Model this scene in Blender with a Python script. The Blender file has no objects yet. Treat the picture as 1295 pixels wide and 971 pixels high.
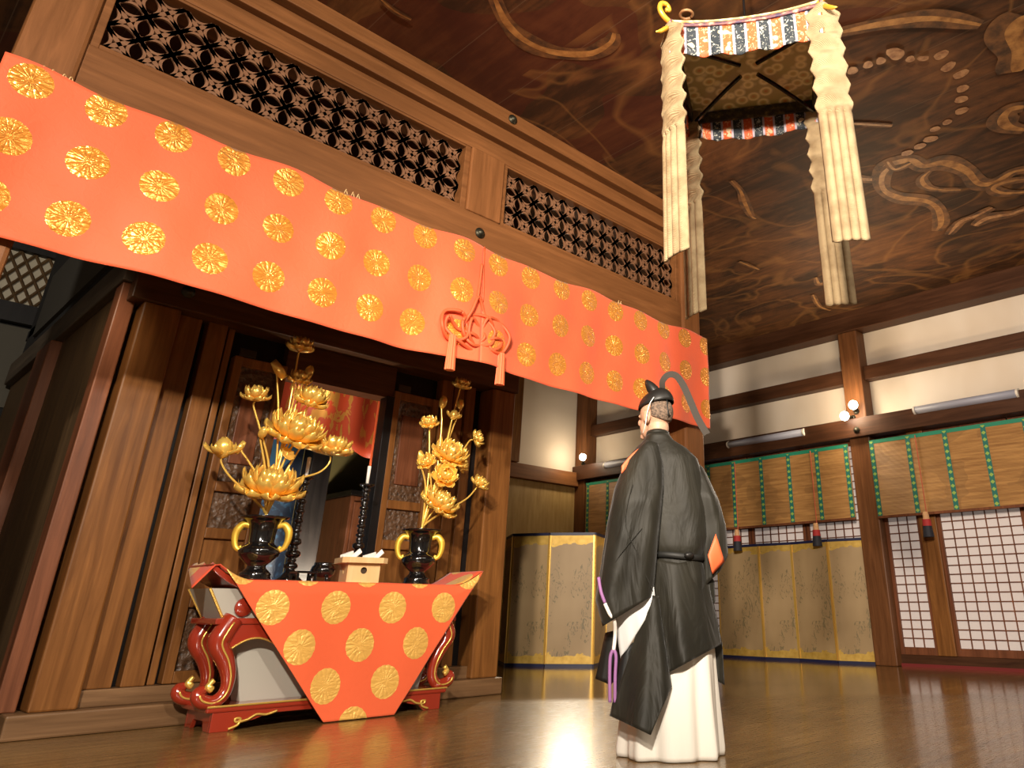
import bpy, bmesh, math, random
from mathutils import Vector, Matrix, noise
R = math.radians
PI = math.pi
random.seed(7)
scene = bpy.context.scene
COL = scene.collection

# ------------------------------------------------------------------ camera maths (world metres)
CAM_H = 0.652
F_PX, CX, CY = 936.2, 804.6, 361.0
PITCH, AZ = R(23.58), R(42.38)
RT = Vector((math.sin(AZ), -math.cos(AZ), 0))
FH = Vector((math.cos(AZ), math.sin(AZ), 0))
FW = FH * math.cos(PITCH) + Vector((0, 0, math.sin(PITCH)))
UPV = Vector((0, 0, math.cos(PITCH))) - FH * math.sin(PITCH)
EYE = Vector((0, 0, CAM_H))

def ray(u, v):
    return RT * ((u - CX) / F_PX) - UPV * ((v - CY) / F_PX) + FW
def at_y(u, v, y):
    d = ray(u, v); return EYE + d * (y / d.y)
def at_x(u, v, x):
    d = ray(u, v); return EYE + d * (x / d.x)
def at_z(u, v, z):
    d = ray(u, v); return EYE + d * ((z - CAM_H) / d.z)

# ------------------------------------------------------------------ object helpers
def link(name, bm, mat, parent=None, smooth=False, bevel=0.0, solid=0.0, subsurf=0, local=False):
    bmesh.ops.recalc_face_normals(bm, faces=bm.faces[:]) if not solid else None
    me = bpy.data.meshes.new(name)
    bm.to_mesh(me); bm.free()
    o = bpy.data.objects.new(name, me)
    COL.objects.link(o)
    mats = mat if isinstance(mat, (list, tuple)) else [mat]
    for m in mats: me.materials.append(m)
    if smooth:
        for p in me.polygons: p.use_smooth = True
    if solid:
        md = o.modifiers.new('solid', 'SOLIDIFY'); md.thickness = solid; md.offset = 0
    if bevel:
        md = o.modifiers.new('bevel', 'BEVEL'); md.width = bevel; md.segments = 2; md.limit_method = 'ANGLE'; md.angle_limit = R(40)
    if subsurf:
        md = o.modifiers.new('sub', 'SUBSURF'); md.levels = subsurf; md.render_levels = subsurf
    if parent is not None:
        o.parent = parent
        if not local:
            o.matrix_parent_inverse = parent_matrix(parent).inverted()
    return o

def parent_matrix(p):
    m = Matrix.LocRotScale(p.location, p.rotation_euler, p.scale)
    if p.parent is not None:
        m = parent_matrix(p.parent) @ p.matrix_parent_inverse @ m
    return m

def tag(o, label, cat, group=None, kind=None):
    o['label'] = label; o['category'] = cat
    if group: o['group'] = group
    if kind: o['kind'] = kind
    return o

def thing(name, label, cat, loc=(0, 0, 0), rotz=0.0, group=None):
    o = bpy.data.objects.new(name, None); COL.objects.link(o)
    o.location = loc; o.rotation_euler = (0, 0, rotz); o.empty_display_size = 0.1
    return tag(o, label, cat, group)

def struct(name, bm, mat, label, cat, **kw):
    o = link(name, bm, mat, **kw)
    return tag(o, label, cat, kind='structure')

def dup(root, loc, rotz=None, label=None):
    def cp(o, par):
        c = o.copy(); COL.objects.link(c)
        if par is not None: c.parent = par
        for ch in [k for k in COL.objects if k.parent == o]: cp(ch, c)
        return c
    r = cp(root, None); r.location = loc
    if rotz is not None: r.rotation_euler = (0, 0, rotz)
    if label: r['label'] = label
    return r

# ------------------------------------------------------------------ mesh helpers
def B(): return bmesh.new()

def box(bm, x0, x1, y0, y1, z0, z1):
    vs = [bm.verts.new(p) for p in ((x0,y0,z0),(x1,y0,z0),(x1,y1,z0),(x0,y1,z0),(x0,y0,z1),(x1,y0,z1),(x1,y1,z1),(x0,y1,z1))]
    for f in ((0,3,2,1),(4,5,6,7),(0,1,5,4),(1,2,6,5),(2,3,7,6),(3,0,4,7)):
        bm.faces.new([vs[i] for i in f])
    return bm

def bx(*a): return box(B(), *a)

def hexa(bm, bot, top):
    b = [bm.verts.new(p) for p in bot]; t = [bm.verts.new(p) for p in top]
    n = len(b)
    bm.faces.new(b[::-1]); bm.faces.new(t)
    for i in range(n): bm.faces.new((b[i], b[(i+1) % n], t[(i+1) % n], t[i]))
    return bm

def frames(pts):
    pts = [Vector(p) for p in pts]; out = []
    up = None
    for i, p in enumerate(pts):
        t = (pts[min(i+1, len(pts)-1)] - pts[max(i-1, 0)]).normalized()
        if up is None:
            up = Vector((0, 0, 1)) if abs(t.z) < .9 else Vector((0, 1, 0))
        s = t.cross(up)
        if s.length < 1e-6: s = t.orthogonal()
        s.normalize(); up = s.cross(t).normalized()
        out.append((p, t, s, up))
    return out

def tube(bm, pts, r, n=8, flat=1.0, cap=True):
    fr = frames(pts); rings = []
    for i, (p, t, s, u) in enumerate(fr):
        rr = r[i] if isinstance(r, (list, tuple)) else r
        rings.append([bm.verts.new(p + s * (rr*math.cos(2*PI*k/n)) + u * (rr*flat*math.sin(2*PI*k/n))) for k in range(n)])
    for a, b in zip(rings, rings[1:]):
        for k in range(n): bm.faces.new((a[k], a[(k+1) % n], b[(k+1) % n], b[k]))
    if cap:
        bm.faces.new(rings[0][::-1]); bm.faces.new(rings[-1])
    return bm

def curve_pts(pts, n=8, closed=False):
    P = [Vector(p) for p in pts]; out = []
    m = len(P)
    rng = range(m) if closed else range(m-1)
    for i in rng:
        if closed: a, b, c, d = P[(i-1) % m], P[i], P[(i+1) % m], P[(i+2) % m]
        else: a, b, c, d = P[max(i-1, 0)], P[i], P[i+1], P[min(i+2, m-1)]
        for k in range(n):
            t = k / n
            out.append(.5*((2*b)+(c-a)*t+(2*a-5*b+4*c-d)*t*t+(3*b-a-3*c+d)*t**3))
    if not closed: out.append(P[-1].copy())
    return out

def interp(tab, x):
    if x <= tab[0][0]: return tab[0][1:]
    for a, b in zip(tab, tab[1:]):
        if x <= b[0]:
            t = (x-a[0])/(b[0]-a[0])
            return [p+(q-p)*t for p, q in zip(a[1:], b[1:])]
    return tab[-1][1:]

def lathe(bm, prof, c=(0, 0, 0), n=32, cap=True):
    c = Vector(c); rings = []
    for r, z in prof:
        rings.append([bm.verts.new(c + Vector((r*math.cos(2*PI*k/n), r*math.sin(2*PI*k/n), z))) for k in range(n)])
    for a, b in zip(rings, rings[1:]):
        for k in range(n): bm.faces.new((a[k], a[(k+1) % n], b[(k+1) % n], b[k]))
    if cap:
        bm.faces.new(rings[0][::-1]); bm.faces.new(rings[-1])
    return bm

def sheet(bm, fn, nu, nv, closed=False):
    g = [[bm.verts.new(fn(i/nu, j/nv)) for i in range(nu if closed else nu+1)] for j in range(nv+1)]
    for j in range(nv):
        for i in range(nu):
            i2 = (i+1) % nu if closed else i+1
            bm.faces.new((g[j][i], g[j][i2], g[j+1][i2], g[j+1][i]))
    return g

def poly_prism(bm, pts, off):
    a = [bm.verts.new(Vector(p)) for p in pts]; b = [bm.verts.new(Vector(p) + Vector(off)) for p in pts]
    n = len(a)
    bm.faces.new(a); bm.faces.new(b[::-1])
    for i in range(n): bm.faces.new((a[i], b[i], b[(i+1) % n], a[(i+1) % n]))
    return bm

def sphere(bm, c, r, seg=16, rings=10, sx=1, sy=1, sz=1):
    m = Matrix.Translation(Vector(c)) @ Matrix.Diagonal((r*sx, r*sy, r*sz, 1))
    bmesh.ops.create_uvsphere(bm, u_segments=seg, v_segments=rings, radius=1, matrix=m)
    return bm

# ------------------------------------------------------------------ materials
class G:
    def __init__(s, name, base=(.5, .5, .5), rough=.5, metal=0.0, spec=None, coat=0.0):
        s.mat = bpy.data.materials.new(name); s.mat.use_nodes = True
        s.nt = s.mat.node_tree; s.n = s.nt.nodes; s.l = s.nt.links
        s.p = s.n['Principled BSDF']
        s.set('Base Color', (*base, 1)); s.set('Roughness', rough); s.set('Metallic', metal)
        if spec is not None: s.set('Specular IOR Level', spec)
        if coat: s.set('Coat Weight', coat); s.set('Coat Roughness', .08)
    def set(s, k, v):
        if hasattr(v, 'is_linked') or isinstance(v, bpy.types.NodeSocket): s.l.new(v, s.p.inputs[k])
        else: s.p.inputs[k].default_value = v
    def _in(s, node, i, v):
        if isinstance(v, bpy.types.NodeSocket): s.l.new(v, node.inputs[i])
        else: node.inputs[i].default_value = v
    def m(s, op, a, b=0.0, c=0.0):
        nd = s.n.new('ShaderNodeMath'); nd.operation = op
        s._in(nd, 0, a); s._in(nd, 1, b)
        if op in ('MULTIPLY_ADD', 'SMOOTH_MAX', 'WRAP'): s._in(nd, 2, c)
        return nd.outputs[0]
    def xyz(s):
        tc = s.n.new('ShaderNodeTexCoord'); sp = s.n.new('ShaderNodeSeparateXYZ')
        s.l.new(tc.outputs['Object'], sp.inputs[0]); return sp.outputs
    def coord(s, scale=(1, 1, 1), loc=(0, 0, 0)):
        tc = s.n.new('ShaderNodeTexCoord'); mp = s.n.new('ShaderNodeMapping')
        mp.inputs['Scale'].default_value = scale; mp.inputs['Location'].default_value = loc
        s.l.new(tc.outputs['Object'], mp.inputs[0]); return mp.outputs[0]
    def noise(s, vec, scale=5.0, detail=4.0, rough=.55, dist=0.0):
        nd = s.n.new('ShaderNodeTexNoise'); s.l.new(vec, nd.inputs['Vector'])
        nd.inputs['Scale'].default_value = scale; nd.inputs['Detail'].default_value = detail
        nd.inputs['Roughness'].default_value = rough; nd.inputs['Distortion'].default_value = dist
        return nd.outputs['Fac']
    def vor(s, vec, scale=5.0, feature='F1'):
        nd = s.n.new('ShaderNodeTexVoronoi'); s.l.new(vec, nd.inputs['Vector']); nd.feature = feature
        nd.inputs['Scale'].default_value = scale; return nd.outputs['Distance']
    def ramp(s, fac, stops):
        nd = s.n.new('ShaderNodeValToRGB'); s.l.new(fac, nd.inputs[0])
        cr = nd.color_ramp
        while len(cr.elements) < len(stops): cr.elements.new(.5)
        for e, (p, c) in zip(cr.elements, stops): e.position = p; e.color = (*c, 1)
        return nd.outputs[0]
    def mix(s, fac, a, b, mode='MIX'):
        nd = s.n.new('ShaderNodeMix'); nd.data_type = 'RGBA'; nd.blend_type = mode
        s._in(nd, 0, fac)
        for i, v in ((6, a), (7, b)):
            if isinstance(v, bpy.types.NodeSocket): s.l.new(v, nd.inputs[i])
            else: nd.inputs[i].default_value = (*v, 1)
        return nd.outputs[2]
    def bump(s, h, strength=.3, dist=.01):
        nd = s.n.new('ShaderNodeBump'); nd.inputs['Strength'].default_value = strength; nd.inputs['Distance'].default_value = dist
        s.l.new(h, nd.inputs['Height']); s.l.new(nd.outputs[0], s.p.inputs['Normal']); return nd

def wood(name, dark, light, axis='x', rough=.45, scale=1.0, bump=.12, spec=.22):
    g = G(name, light, rough, spec=spec)
    st = {'x': (.6, 9, 9), 'y': (9, .6, 9), 'z': (9, 9, .6)}[axis]
    st = tuple(v*scale for v in st)
    c = g.coord(st)
    a = g.noise(c, 2.2, 6, .62, .6)
    b = g.noise(g.coord((.7, .7, .7)), 1.3, 3)
    f = g.m('ADD', g.m('MULTIPLY', a, .7), g.m('MULTIPLY', b, .3))
    col = g.ramp(f, [(.30, dark), (.52, tuple((x+y)/2 for x, y in zip(dark, light))), (.68, light)])
    g.set('Base Color', col)
    g.set('Roughness', g.m('MULTIPLY_ADD', a, .25, rough-.12))
    g.bump(a, bump, .01)
    return g.mat

def plain(name, c, rough=.5, metal=0., coat=0., spec=None):
    return G(name, c, rough, metal, spec, coat).mat

def emit(name, c, s):
    g = G(name, c, .4); g.set('Emission Color', (*c, 1)); g.set('Emission Strength', s); return g.mat

M = {}
M['wood_x'] = wood('facade_wood_along', (.120, .046, .015), (.240, .094, .031), 'x')
M['wood_z'] = wood('facade_wood_upright', (.130, .050, .016), (.26, .100, .033), 'z')
M['wood_y'] = wood('wall_wood_along', (.030, .011, .005), (.085, .032, .013), 'y')
M['post_z'] = wood('right_post_wood', (.075, .027, .009), (.20, .078, .027), 'z')
M['inner_z'] = wood('inner_board_wood', (.090, .032, .008), (.28, .112, .028), 'z', .42)
M['inner_red_z'] = wood('inner_red_wood', (.075, .024, .010), (.22, .075, .032), 'z', .45)
M['inner_x'] = wood('inner_rail_wood', (.040, .016, .006), (.12, .050, .020), 'x')
M['sill_x'] = wood('sill_wood', (.085, .042, .018), (.24, .13, .06), 'x', .42)
M['dark_y'] = wood('aisle_beam_wood', (.045, .032, .022), (.13, .10, .070), 'y', .6)
M['dark_z'] = wood('aisle_plank_wood', (.035, .020, .009), (.13, .075, .032), 'z', .6)
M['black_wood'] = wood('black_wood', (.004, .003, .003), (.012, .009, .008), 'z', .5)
M['lattice'] = wood('lattice_wood', (.13, .060, .030), (.26, .125, .066), 'x', .5)
M['void'] = plain('unlit_interior', (.004, .003, .003), .9)  # near black: the dark of unlit spaces is put into the colour
M['black'] = plain('black_lacquer', (.006, .005, .005), .12, coat=.6)
M['red'] = G('red_lacquer', (.30, .028, .012), .18, coat=.8).mat
M['gold'] = G('gold_leaf', (1.0, .65, .14), .24, .55).mat
M['gold_d'] = G('dull_gold', (.90, .57, .13), .26, .6).mat
M['yellow'] = plain('yellow_gilt', (.85, .52, .06), .35, .5)
M['candle'] = plain('candle_wax', (.85, .80, .72), .5)
M['paper'] = plain('white_paper', (.92, .86, .80), .7)
M['hinoki'] = wood('pale_cypress', (.66, .40, .17), (.84, .57, .29), 'z', .5, .6, .03)
M['stone'] = G('pale_panel', (.42, .39, .33), .6).mat
M['iron'] = plain('iron_fitting', (.05, .045, .03), .45, .8)

# transparent-free plaster
g = G('plaster', (.72, .62, .50), .8)
n1 = g.noise(g.coord((.35, .9, .5)), 1.1, 3); n2 = g.noise(g.coord((1, 1, 1)), 14, 3)
g.set('Base Color', g.mix(g.m('MULTIPLY', g.m('SUBTRACT', n1, .40), 2.4), (.58, .47, .36), (.72, .64, .55)))
g.bump(n2, .06, .004); M['plaster'] = g.mat
g = G('tan_panel_paper', (.40, .26, .09), .55); n1 = g.noise(g.coord((6, 6, .8)), 3, 3)
g.set('Base Color', g.ramp(n1, [(.3, (.34, .20, .06)), (.7, (.46, .30, .11))])); M['tan'] = g.mat
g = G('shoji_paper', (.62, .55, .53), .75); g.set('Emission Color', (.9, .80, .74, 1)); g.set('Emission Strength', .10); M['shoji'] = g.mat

# floor: two polish zones of the boards
g = G('floor_boards', (.07, .035, .014), .2, spec=.6)
x, y, z = g.xyz()
pl = g.m('FRACT', g.m('MULTIPLY', y, 1/.34)); seam = g.m('LESS_THAN', pl, .018)
gr = g.noise(g.coord((.7, 9, 9)), 2.0, 6, .6, .5); big = g.noise(g.coord((.8, .8, .8)), 1.4, 3)
col = g.ramp(g.m('ADD', g.m('MULTIPLY', gr, .6), g.m('MULTIPLY', big, .4)), [(.32, (.080, .042, .013)), (.55, (.21, .118, .038)), (.72, (.36, .21, .074))])
col = g.mix(g.m('MULTIPLY', seam, .6), col, (.01, .005, .002))
g.set('Base Color', col)
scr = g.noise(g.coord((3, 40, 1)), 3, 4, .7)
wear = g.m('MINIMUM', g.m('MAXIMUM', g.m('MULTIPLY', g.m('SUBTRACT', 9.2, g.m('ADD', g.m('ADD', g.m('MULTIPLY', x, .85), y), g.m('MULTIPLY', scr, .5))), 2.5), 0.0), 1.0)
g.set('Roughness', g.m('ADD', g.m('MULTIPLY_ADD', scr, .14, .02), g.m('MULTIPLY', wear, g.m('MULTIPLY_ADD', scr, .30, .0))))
g.bump(g.m('ADD', scr, g.m('MULTIPLY', seam, -1.0)), .10, .004)
g.set('Coat Weight', .25); g.set('Coat Roughness', .10)
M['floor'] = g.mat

# painted ceiling boards
g = G('painted_ceiling', (.1, .04, .02), .6, spec=.25)
x, y, z = g.xyz()
seam = g.m('LESS_THAN', g.m('FRACT', g.m('MULTIPLY', x, 1/.62)), .012)
c1 = g.noise(g.coord((.5, .33, .5)), 1.5, 5, .6, 1.4)
c2 = g.noise(g.coord((.8, .35, 1)), 2.6, 6, .65, 2.2)
streak = g.noise(g.coord((7, .5, 1)), 2.0, 5, .6, .4)
f = g.m('ADD', g.m('MULTIPLY', c1, .45), g.m('ADD', g.m('MULTIPLY', c2, .3), g.m('MULTIPLY', streak, .25)))
col = g.ramp(f, [(.33, (.016, .010, .006)), (.46, (.050, .022, .010)), (.55, (.125, .050, .018)), (.66, (.22, .095, .032))])
redm = g.m('MULTIPLY', g.m('GREATER_THAN', g.noise(g.coord((.6, .5, 1), (3, 1, 0)), 1.1, 2), .52), .55)
near = g.m('MULTIPLY', redm, g.m('LESS_THAN', x, 4.4))
col = g.mix(near, col, (.085, .018, .010))
iso = g.m('ABSOLUTE', g.m('SUBTRACT', g.noise(g.coord((.45, .45, 1), (5, 2, 0)), 1.6, 2, .5, 1.6), .53))
line = g.m('MULTIPLY', g.m('MAXIMUM', g.m('SUBTRACT', 1.0, g.m('MULTIPLY', iso, 28.0)), 0.0), g.m('MULTIPLY', g.m('GREATER_THAN', x, 3.0), .38))
col = g.mix(line, col, (.32, .15, .045))
col = g.mix(g.m('MULTIPLY', seam, .35), col, (.20, .13, .08))
g.set('Base Color', col); g.bump(g.m('SUBTRACT', streak, seam), .12, .006)
M['ceiling'] = g.mat
g = G('ochre_paint', (.36, .165, .045), .45)
nn = g.noise(g.coord((3, 3, 3)), 4, 4)
g.set('Base Color', g.ramp(nn, [(.3, (.20, .08, .022)), (.65, (.50, .25, .075))])); M['ochre'] = g.mat
g = G('umber_paint', (.15, .06, .02), .6)
nn = g.noise(g.coord((3, 3, 3)), 3, 5)
g.set('Base Color', g.ramp(nn, [(.35, (.050, .022, .009)), (.62, (.20, .085, .026))])); M['umber'] = g.mat
g = G('pale_ochre_paint', (.42, .22, .09), .45)
nn = g.noise(g.coord((3, 3, 3)), 6, 4)
g.set('Base Color', g.ramp(nn, [(.3, (.22, .085, .03)), (.7, (.52, .29, .13))])); M['pale_ochre'] = g.mat

def medallions(g, a, b, pitch_a, pitch_b, a0, b0, rad, stagger):
    """gold chrysanthemum discs on a grid over coords a,b -> mask, petal height"""
    def one(oa, ob):
        fa = g.m('MULTIPLY', g.m('SUBTRACT', g.m('FRACT', g.m('ADD', g.m('MULTIPLY', g.m('SUBTRACT', a, a0+oa), 1/pitch_a), .5)), .5), pitch_a)
        fb = g.m('MULTIPLY', g.m('SUBTRACT', g.m('FRACT', g.m('ADD', g.m('MULTIPLY', g.m('SUBTRACT', b, b0+ob), 1/pitch_b), .5)), .5), pitch_b)
        r = g.m('SQRT', g.m('ADD', g.m('MULTIPLY', fa, fa), g.m('MULTIPLY', fb, fb)))
        an = g.m('ARCTAN2', fb, fa)
        pet = g.m('ABSOLUTE', g.m('SINE', g.m('MULTIPLY', an, 8)))
        edge = g.m('SUBTRACT', rad, g.m('MULTIPLY', g.m('SUBTRACT', 1.0, pet), .0025))
        mask = g.m('LESS_THAN', r, edge)
        ring = g.m('GREATER_THAN', r, rad*.17)
        dome = g.m('SUBTRACT', 1.0, g.m('POWER', g.m('DIVIDE', r, rad), 2.5))
        h = g.m('MULTIPLY', g.m('ADD', g.m('MULTIPLY', g.m('MULTIPLY', g.m('POWER', pet, .6), ring), .8), g.m('MULTIPLY', dome, 1.1)), mask)
        return mask, h
    m1, h1 = one(0, 0)
    if not stagger: return m1, h1
    m2, h2 = one(pitch_a/2, pitch_b/2)
    return g.m('MAXIMUM', m1, m2), g.m('MAXIMUM', h1, h2)

def brocade(name, orient, pitch, origin, rad, stagger, base, gold, bumps=.55, goldr=.33, metal=.85):
    g = G(name, base, .55)
    x, y, z = g.xyz()
    a, b = (x, z) if orient == 'xz' else (x, y)
    mk, h = medallions(g, a, b, pitch[0], pitch[1], origin[0], origin[1], rad, stagger)
    wr = g.noise(g.coord((6, 6, 6)), 3.0, 4, .6, 1.2)
    wv = g.noise(g.coord((30, 30, 120)), 6, 2)
    g.set('Base Color', g.mix(mk, base, gold))
    g.set('Metallic', g.m('MULTIPLY', mk, metal))
    g.set('Roughness', g.m('SUBTRACT', .62, g.m('MULTIPLY', mk, .62-goldr)))
    g.set('Sheen Weight', .15); g.set('Specular IOR Level', g.m('MULTIPLY_ADD', mk, .6, .3))
    fl = g.noise(g.coord((6, 6, 13)), 1.6, 2, .5, 1.5)
    hh = g.m('ADD', g.m('MULTIPLY', h, .42), g.m('ADD', g.m('MULTIPLY', g.m('MULTIPLY', fl, mk), 2.2), g.m('ADD', g.m('MULTIPLY', wr, .35), g.m('MULTIPLY', wv, .04))))
    g.bump(hh, bumps, .012)
    return g.mat

ORANGE = (.84, .130, .050)
M['curtain'] = brocade('orange_medallion_brocade', 'xz', (.3375, .3335), (.172, 2.832), .098, False, ORANGE, (1.0, .38, .048), .75, .18, .48)
M['cloth_f'] = brocade('altar_cloth_front', 'xz', (.4145, .456), (2.175, .660), .102, True, (.80, .125, .042), (1.0, .56, .12), .45, .38, .35)
M['cloth_t'] = brocade('altar_cloth_top', 'xy', (.4145, .456), (2.38, 5.16), .102, True, (.74, .09, .035), (1.0, .56, .12), .45, .38, .35)
M['orange'] = plain('orange_silk', (.86, .15, .05), .55)
M['orange_d'] = plain('orange_cord', (.62, .10, .03), .6)

def hx(c):
    return tuple(((v/255)/12.92 if v/255 <= .04045 else ((v/255+.055)/1.055)**2.4) for v in c)
# ================================================================== STRUCTURE
ZC = 4.70                      # ceiling
XR, YF, YI = 9.7, 4.5, 5.6     # right wall posts, facade pillars, inner wall
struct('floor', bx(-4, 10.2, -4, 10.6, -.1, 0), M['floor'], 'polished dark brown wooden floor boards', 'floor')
ceil = struct('ceiling', bx(-4, 10.2, -4, 10.6, ZC, ZC+.1), M['ceiling'], 'dark painted board ceiling with ochre clouds', 'ceiling')

NST = [0]
def ribbon_on_ceiling(P, w, mat, z, name, taper=.3):
    bm = B(); L = len(P); prev = None
    for i, p in enumerate(P):
        t = (P[min(i+1, L-1)] - P[max(i-1, 0)]); s = Vector((-t.y, t.x, 0)).normalized()
        f = i/(L-1); ww = w*(taper+(1-taper)*math.sin(PI*min(max(f, .02), .98))**.6)*(1+.18*math.sin(i*.17+w*90))*.5
        a = bm.verts.new((p.x+s.x*ww, p.y+s.y*ww, z-i*4e-6)); b = bm.verts.new((p.x-s.x*ww, p.y-s.y*ww, z-i*4e-6))
        if prev: bm.faces.new((prev[0], a, b, prev[1]))
        prev = (a, b)
    o = link(name, bm, M[mat]); o.parent = ceil
    return o
def stroke(pts, w, mat='ochre', n=14, name='painted_cloud'):
    P = curve_pts([at_z(u, v, ZC-.004) for u, v in pts], n); NST[0] += 1
    z = ZC-.002-.0008*(NST[0] % 24)
    if name == 'painted_cloud':
        ribbon_on_ceiling(P, w*1.7, 'umber', z+.0004, 'painted_cloud_shade', .5)
        w *= .62
    return ribbon_on_ceiling(P, w, mat, z, name)
stroke([(624, -6), (640, 28), (665, 52), (700, 66), (745, 68), (771, 55), (777, 42)], .10)
stroke([(1085, 226), (1108, 226), (1122, 210), (1150, 203), (1168, 210), (1195, 206), (1222, 216), (1238, 232), (1258, 231), (1280, 218), (1300, 214)], .14)
stroke([(1130, 208), (1116, 222), (1118, 240), (1138, 250), (1170, 254), (1186, 264), (1190, 282), (1184, 292)], .12)
stroke([(1176, 216), (1166, 226), (1172, 236), (1190, 240), (1215, 240)], .07)
stroke([(1122, 204), (1132, 214), (1152, 206)], .06)
stroke([(1300, 226), (1272, 230), (1256, 238), (1270, 244), (1300, 242)], .09)
stroke([(1295, 135), (1278, 138), (1268, 150), (1275, 160), (1297, 164)], .14)
stroke([(1300, 20), (1282, 40), (1292, 66), (1286, 90)], .25)
stroke([(1200, 296), (1215, 280), (1235, 272), (1255, 262)], .09, 'pale_ochre')
stroke([(1232, 285), (1250, 275), (1278, 270), (1300, 262)], .12, 'pale_ochre')
stroke([(925, 228), (936, 240), (942, 256), (950, 272), (956, 276)], .06)
stroke([(1032, 350), (1036, 358), (1044, 356)], .07)
stroke([(1028, 372), (1036, 386), (1050, 392)], .05)
stroke([(480, -4), (498, 12), (520, 24)], .03)
stroke([(935, 330), (950, 336), (960, 340)], .05)
stroke([(1075, 155), (1128, 158)], .035, 'ochre')
stroke([(1060, 40), (1120, 28), (1180, 22), (1240, 30)], .10, 'ochre')
for u, v, du, dv, w in ((1072,88,12,-3,.09),(1092,80,11,-2,.08),(1108,76,10,-4,.08),(1124,70,14,-10,.16),(1146,72,10,-1,.07),(1160,71,14,0,.06),(1182,74,16,-10,.10),(1192,90,14,-12,.10),(1206,98,18,-10,.10),(1210,114,14,-6,.09),(1208,126,16,-3,.09),(1208,142,16,-6,.09),(1192,156,10,-5,.07),(1176,164,12,-4,.07),(1168,176,18,-3,.09),(1156,186,14,-5,.08),(1140,194,14,-4,.08)):
    stroke([(u, v), (u+du*.5, v+dv*.5+1), (u+du, v+dv)], w, 'pale_ochre', 5, name='painted_flame')
for u, v in ((868, 17),):
    bm = B(); c = at_z(u, v, ZC-.01)
    tube(bm, curve_pts([c+Vector((.045*math.cos(a), .045*math.sin(a), -.01)) for a in [k*PI/4 for k in range(8)]], 3, True), .012, 6)
    o = link('ceiling_ring', bm, M['pale_ochre'], smooth=True); o.parent = ceil

# ---- right wall
wr = struct('wall_right', bx(9.95, 10.1, -4, 10.5, 0, ZC), M['plaster'], 'white plaster wall on the right above the blinds', 'wall')
for i, (z0, z1, xf, lab) in enumerate(((4.40, ZC, 9.68, 'dark top beam under the ceiling on the right wall'),
                                  (3.655, 3.86, 9.78, 'dark middle beam across the right white plaster'),
                                  (2.83, 3.09, 9.60, 'dark lower beam above the bamboo blinds'),
                                  (0.0, .13, 9.83, 'dark floor sill under the paper screens'))):
    struct('trim_%d' % (i+1), bx(xf, 9.95, -4, 10.38, z0, z1), M['wood_y'], lab, 'beam', bevel=.008)
struct('trim_5', bx(9.70, 9.95, 4.50, 4.80, 0, 4.40), M['post_z'], 'brown square post between the two bamboo blinds', 'post', bevel=.015)
struct('trim_6', bx(9.70, 9.95, 7.60, 7.90, 0, 4.40), M['post_z'], 'brown square post hidden behind the robed person', 'post', bevel=.015)
struct('trim_7', bx(9.66, 9.95, 10.1, 10.38, 0, ZC), M['post_z'], 'dark corner post behind the single round lamp', 'post', bevel=.015)
struct('trim_8', bx(9.66, 9.94, .8, 1.1, 0, 4.40), M['post_z'], 'brown square post at the right end of the paper screens', 'post', bevel=.015)
struct('trim_9', bx(9.800, 9.828, -3, 4.498, .0, .035), plain('maroon_edge', (.16, .012, .010), .8), 'maroon carpet edge along the foot of the paper screens', 'carpet edge')

def shoji(idx, y0, y1, label, x=9.86, z0=.131, z1=2.83):
    root = thing('window_%d' % idx, label, 'paper screen', ((x), y0, z0)); root['kind'] = 'structure'
    fr = B()
    box(fr, x-.02, x+.02, y0, y0+.045, z0, z1); box(fr, x-.02, x+.02, y1-.045, y1, z0, z1)
    box(fr, x-.018, x+.02, y0+.045, y1-.045, z0, z0+.085); box(fr, x-.018, x+.02, y0+.045, y1-.045, z1-.06, z1)
    link('frame', fr, M['inner_red_z'], root, bevel=.003)
    gd = B()
    z = z0+.085+.10
    while z < z1-.09:
        box(gd, x-.010, x+.006, y0+.045, y1-.045, z-.006, z+.006); z += .1035
    n = max(2, round((y1-y0-.09)/.135))
    for k in range(1, n):
        yy = y0+.045+(y1-y0-.09)*k/n
        box(gd, x-.012, x+.006, yy-.0055, yy+.0055, z0+.085, z1-.06)
    link('lattice', gd, M['inner_red_z'], root)
    link('paper', bx(x+.008, x+.012, y0+.045, y1-.045, z0+.085, z1-.06), M['shoji'], root)
    return root
shoji(1, 4.02, 4.50, 'narrow paper screen next to the brown post, right of it')
shoji(2, 2.75, 3.80, 'paper screen right of the knotty wooden upright')
shoji(3, 1.72, 2.73, 'paper screen at the far right end of the wall')
shoji(4, 4.80, 5.68, 'paper screen behind the right end of the folding screen')
shoji(5, 5.70, 6.62, 'paper screen behind the middle of the right folding screen')
shoji(6, 6.64, 7.60, 'paper screen behind the left end of the right folding screen')
struct('trim_10', bx(9.80, 9.94, 3.80, 4.02, .131, 2.83), M['inner_z'], 'knotty wooden upright between two paper screens', 'post', bevel=.006)

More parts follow.
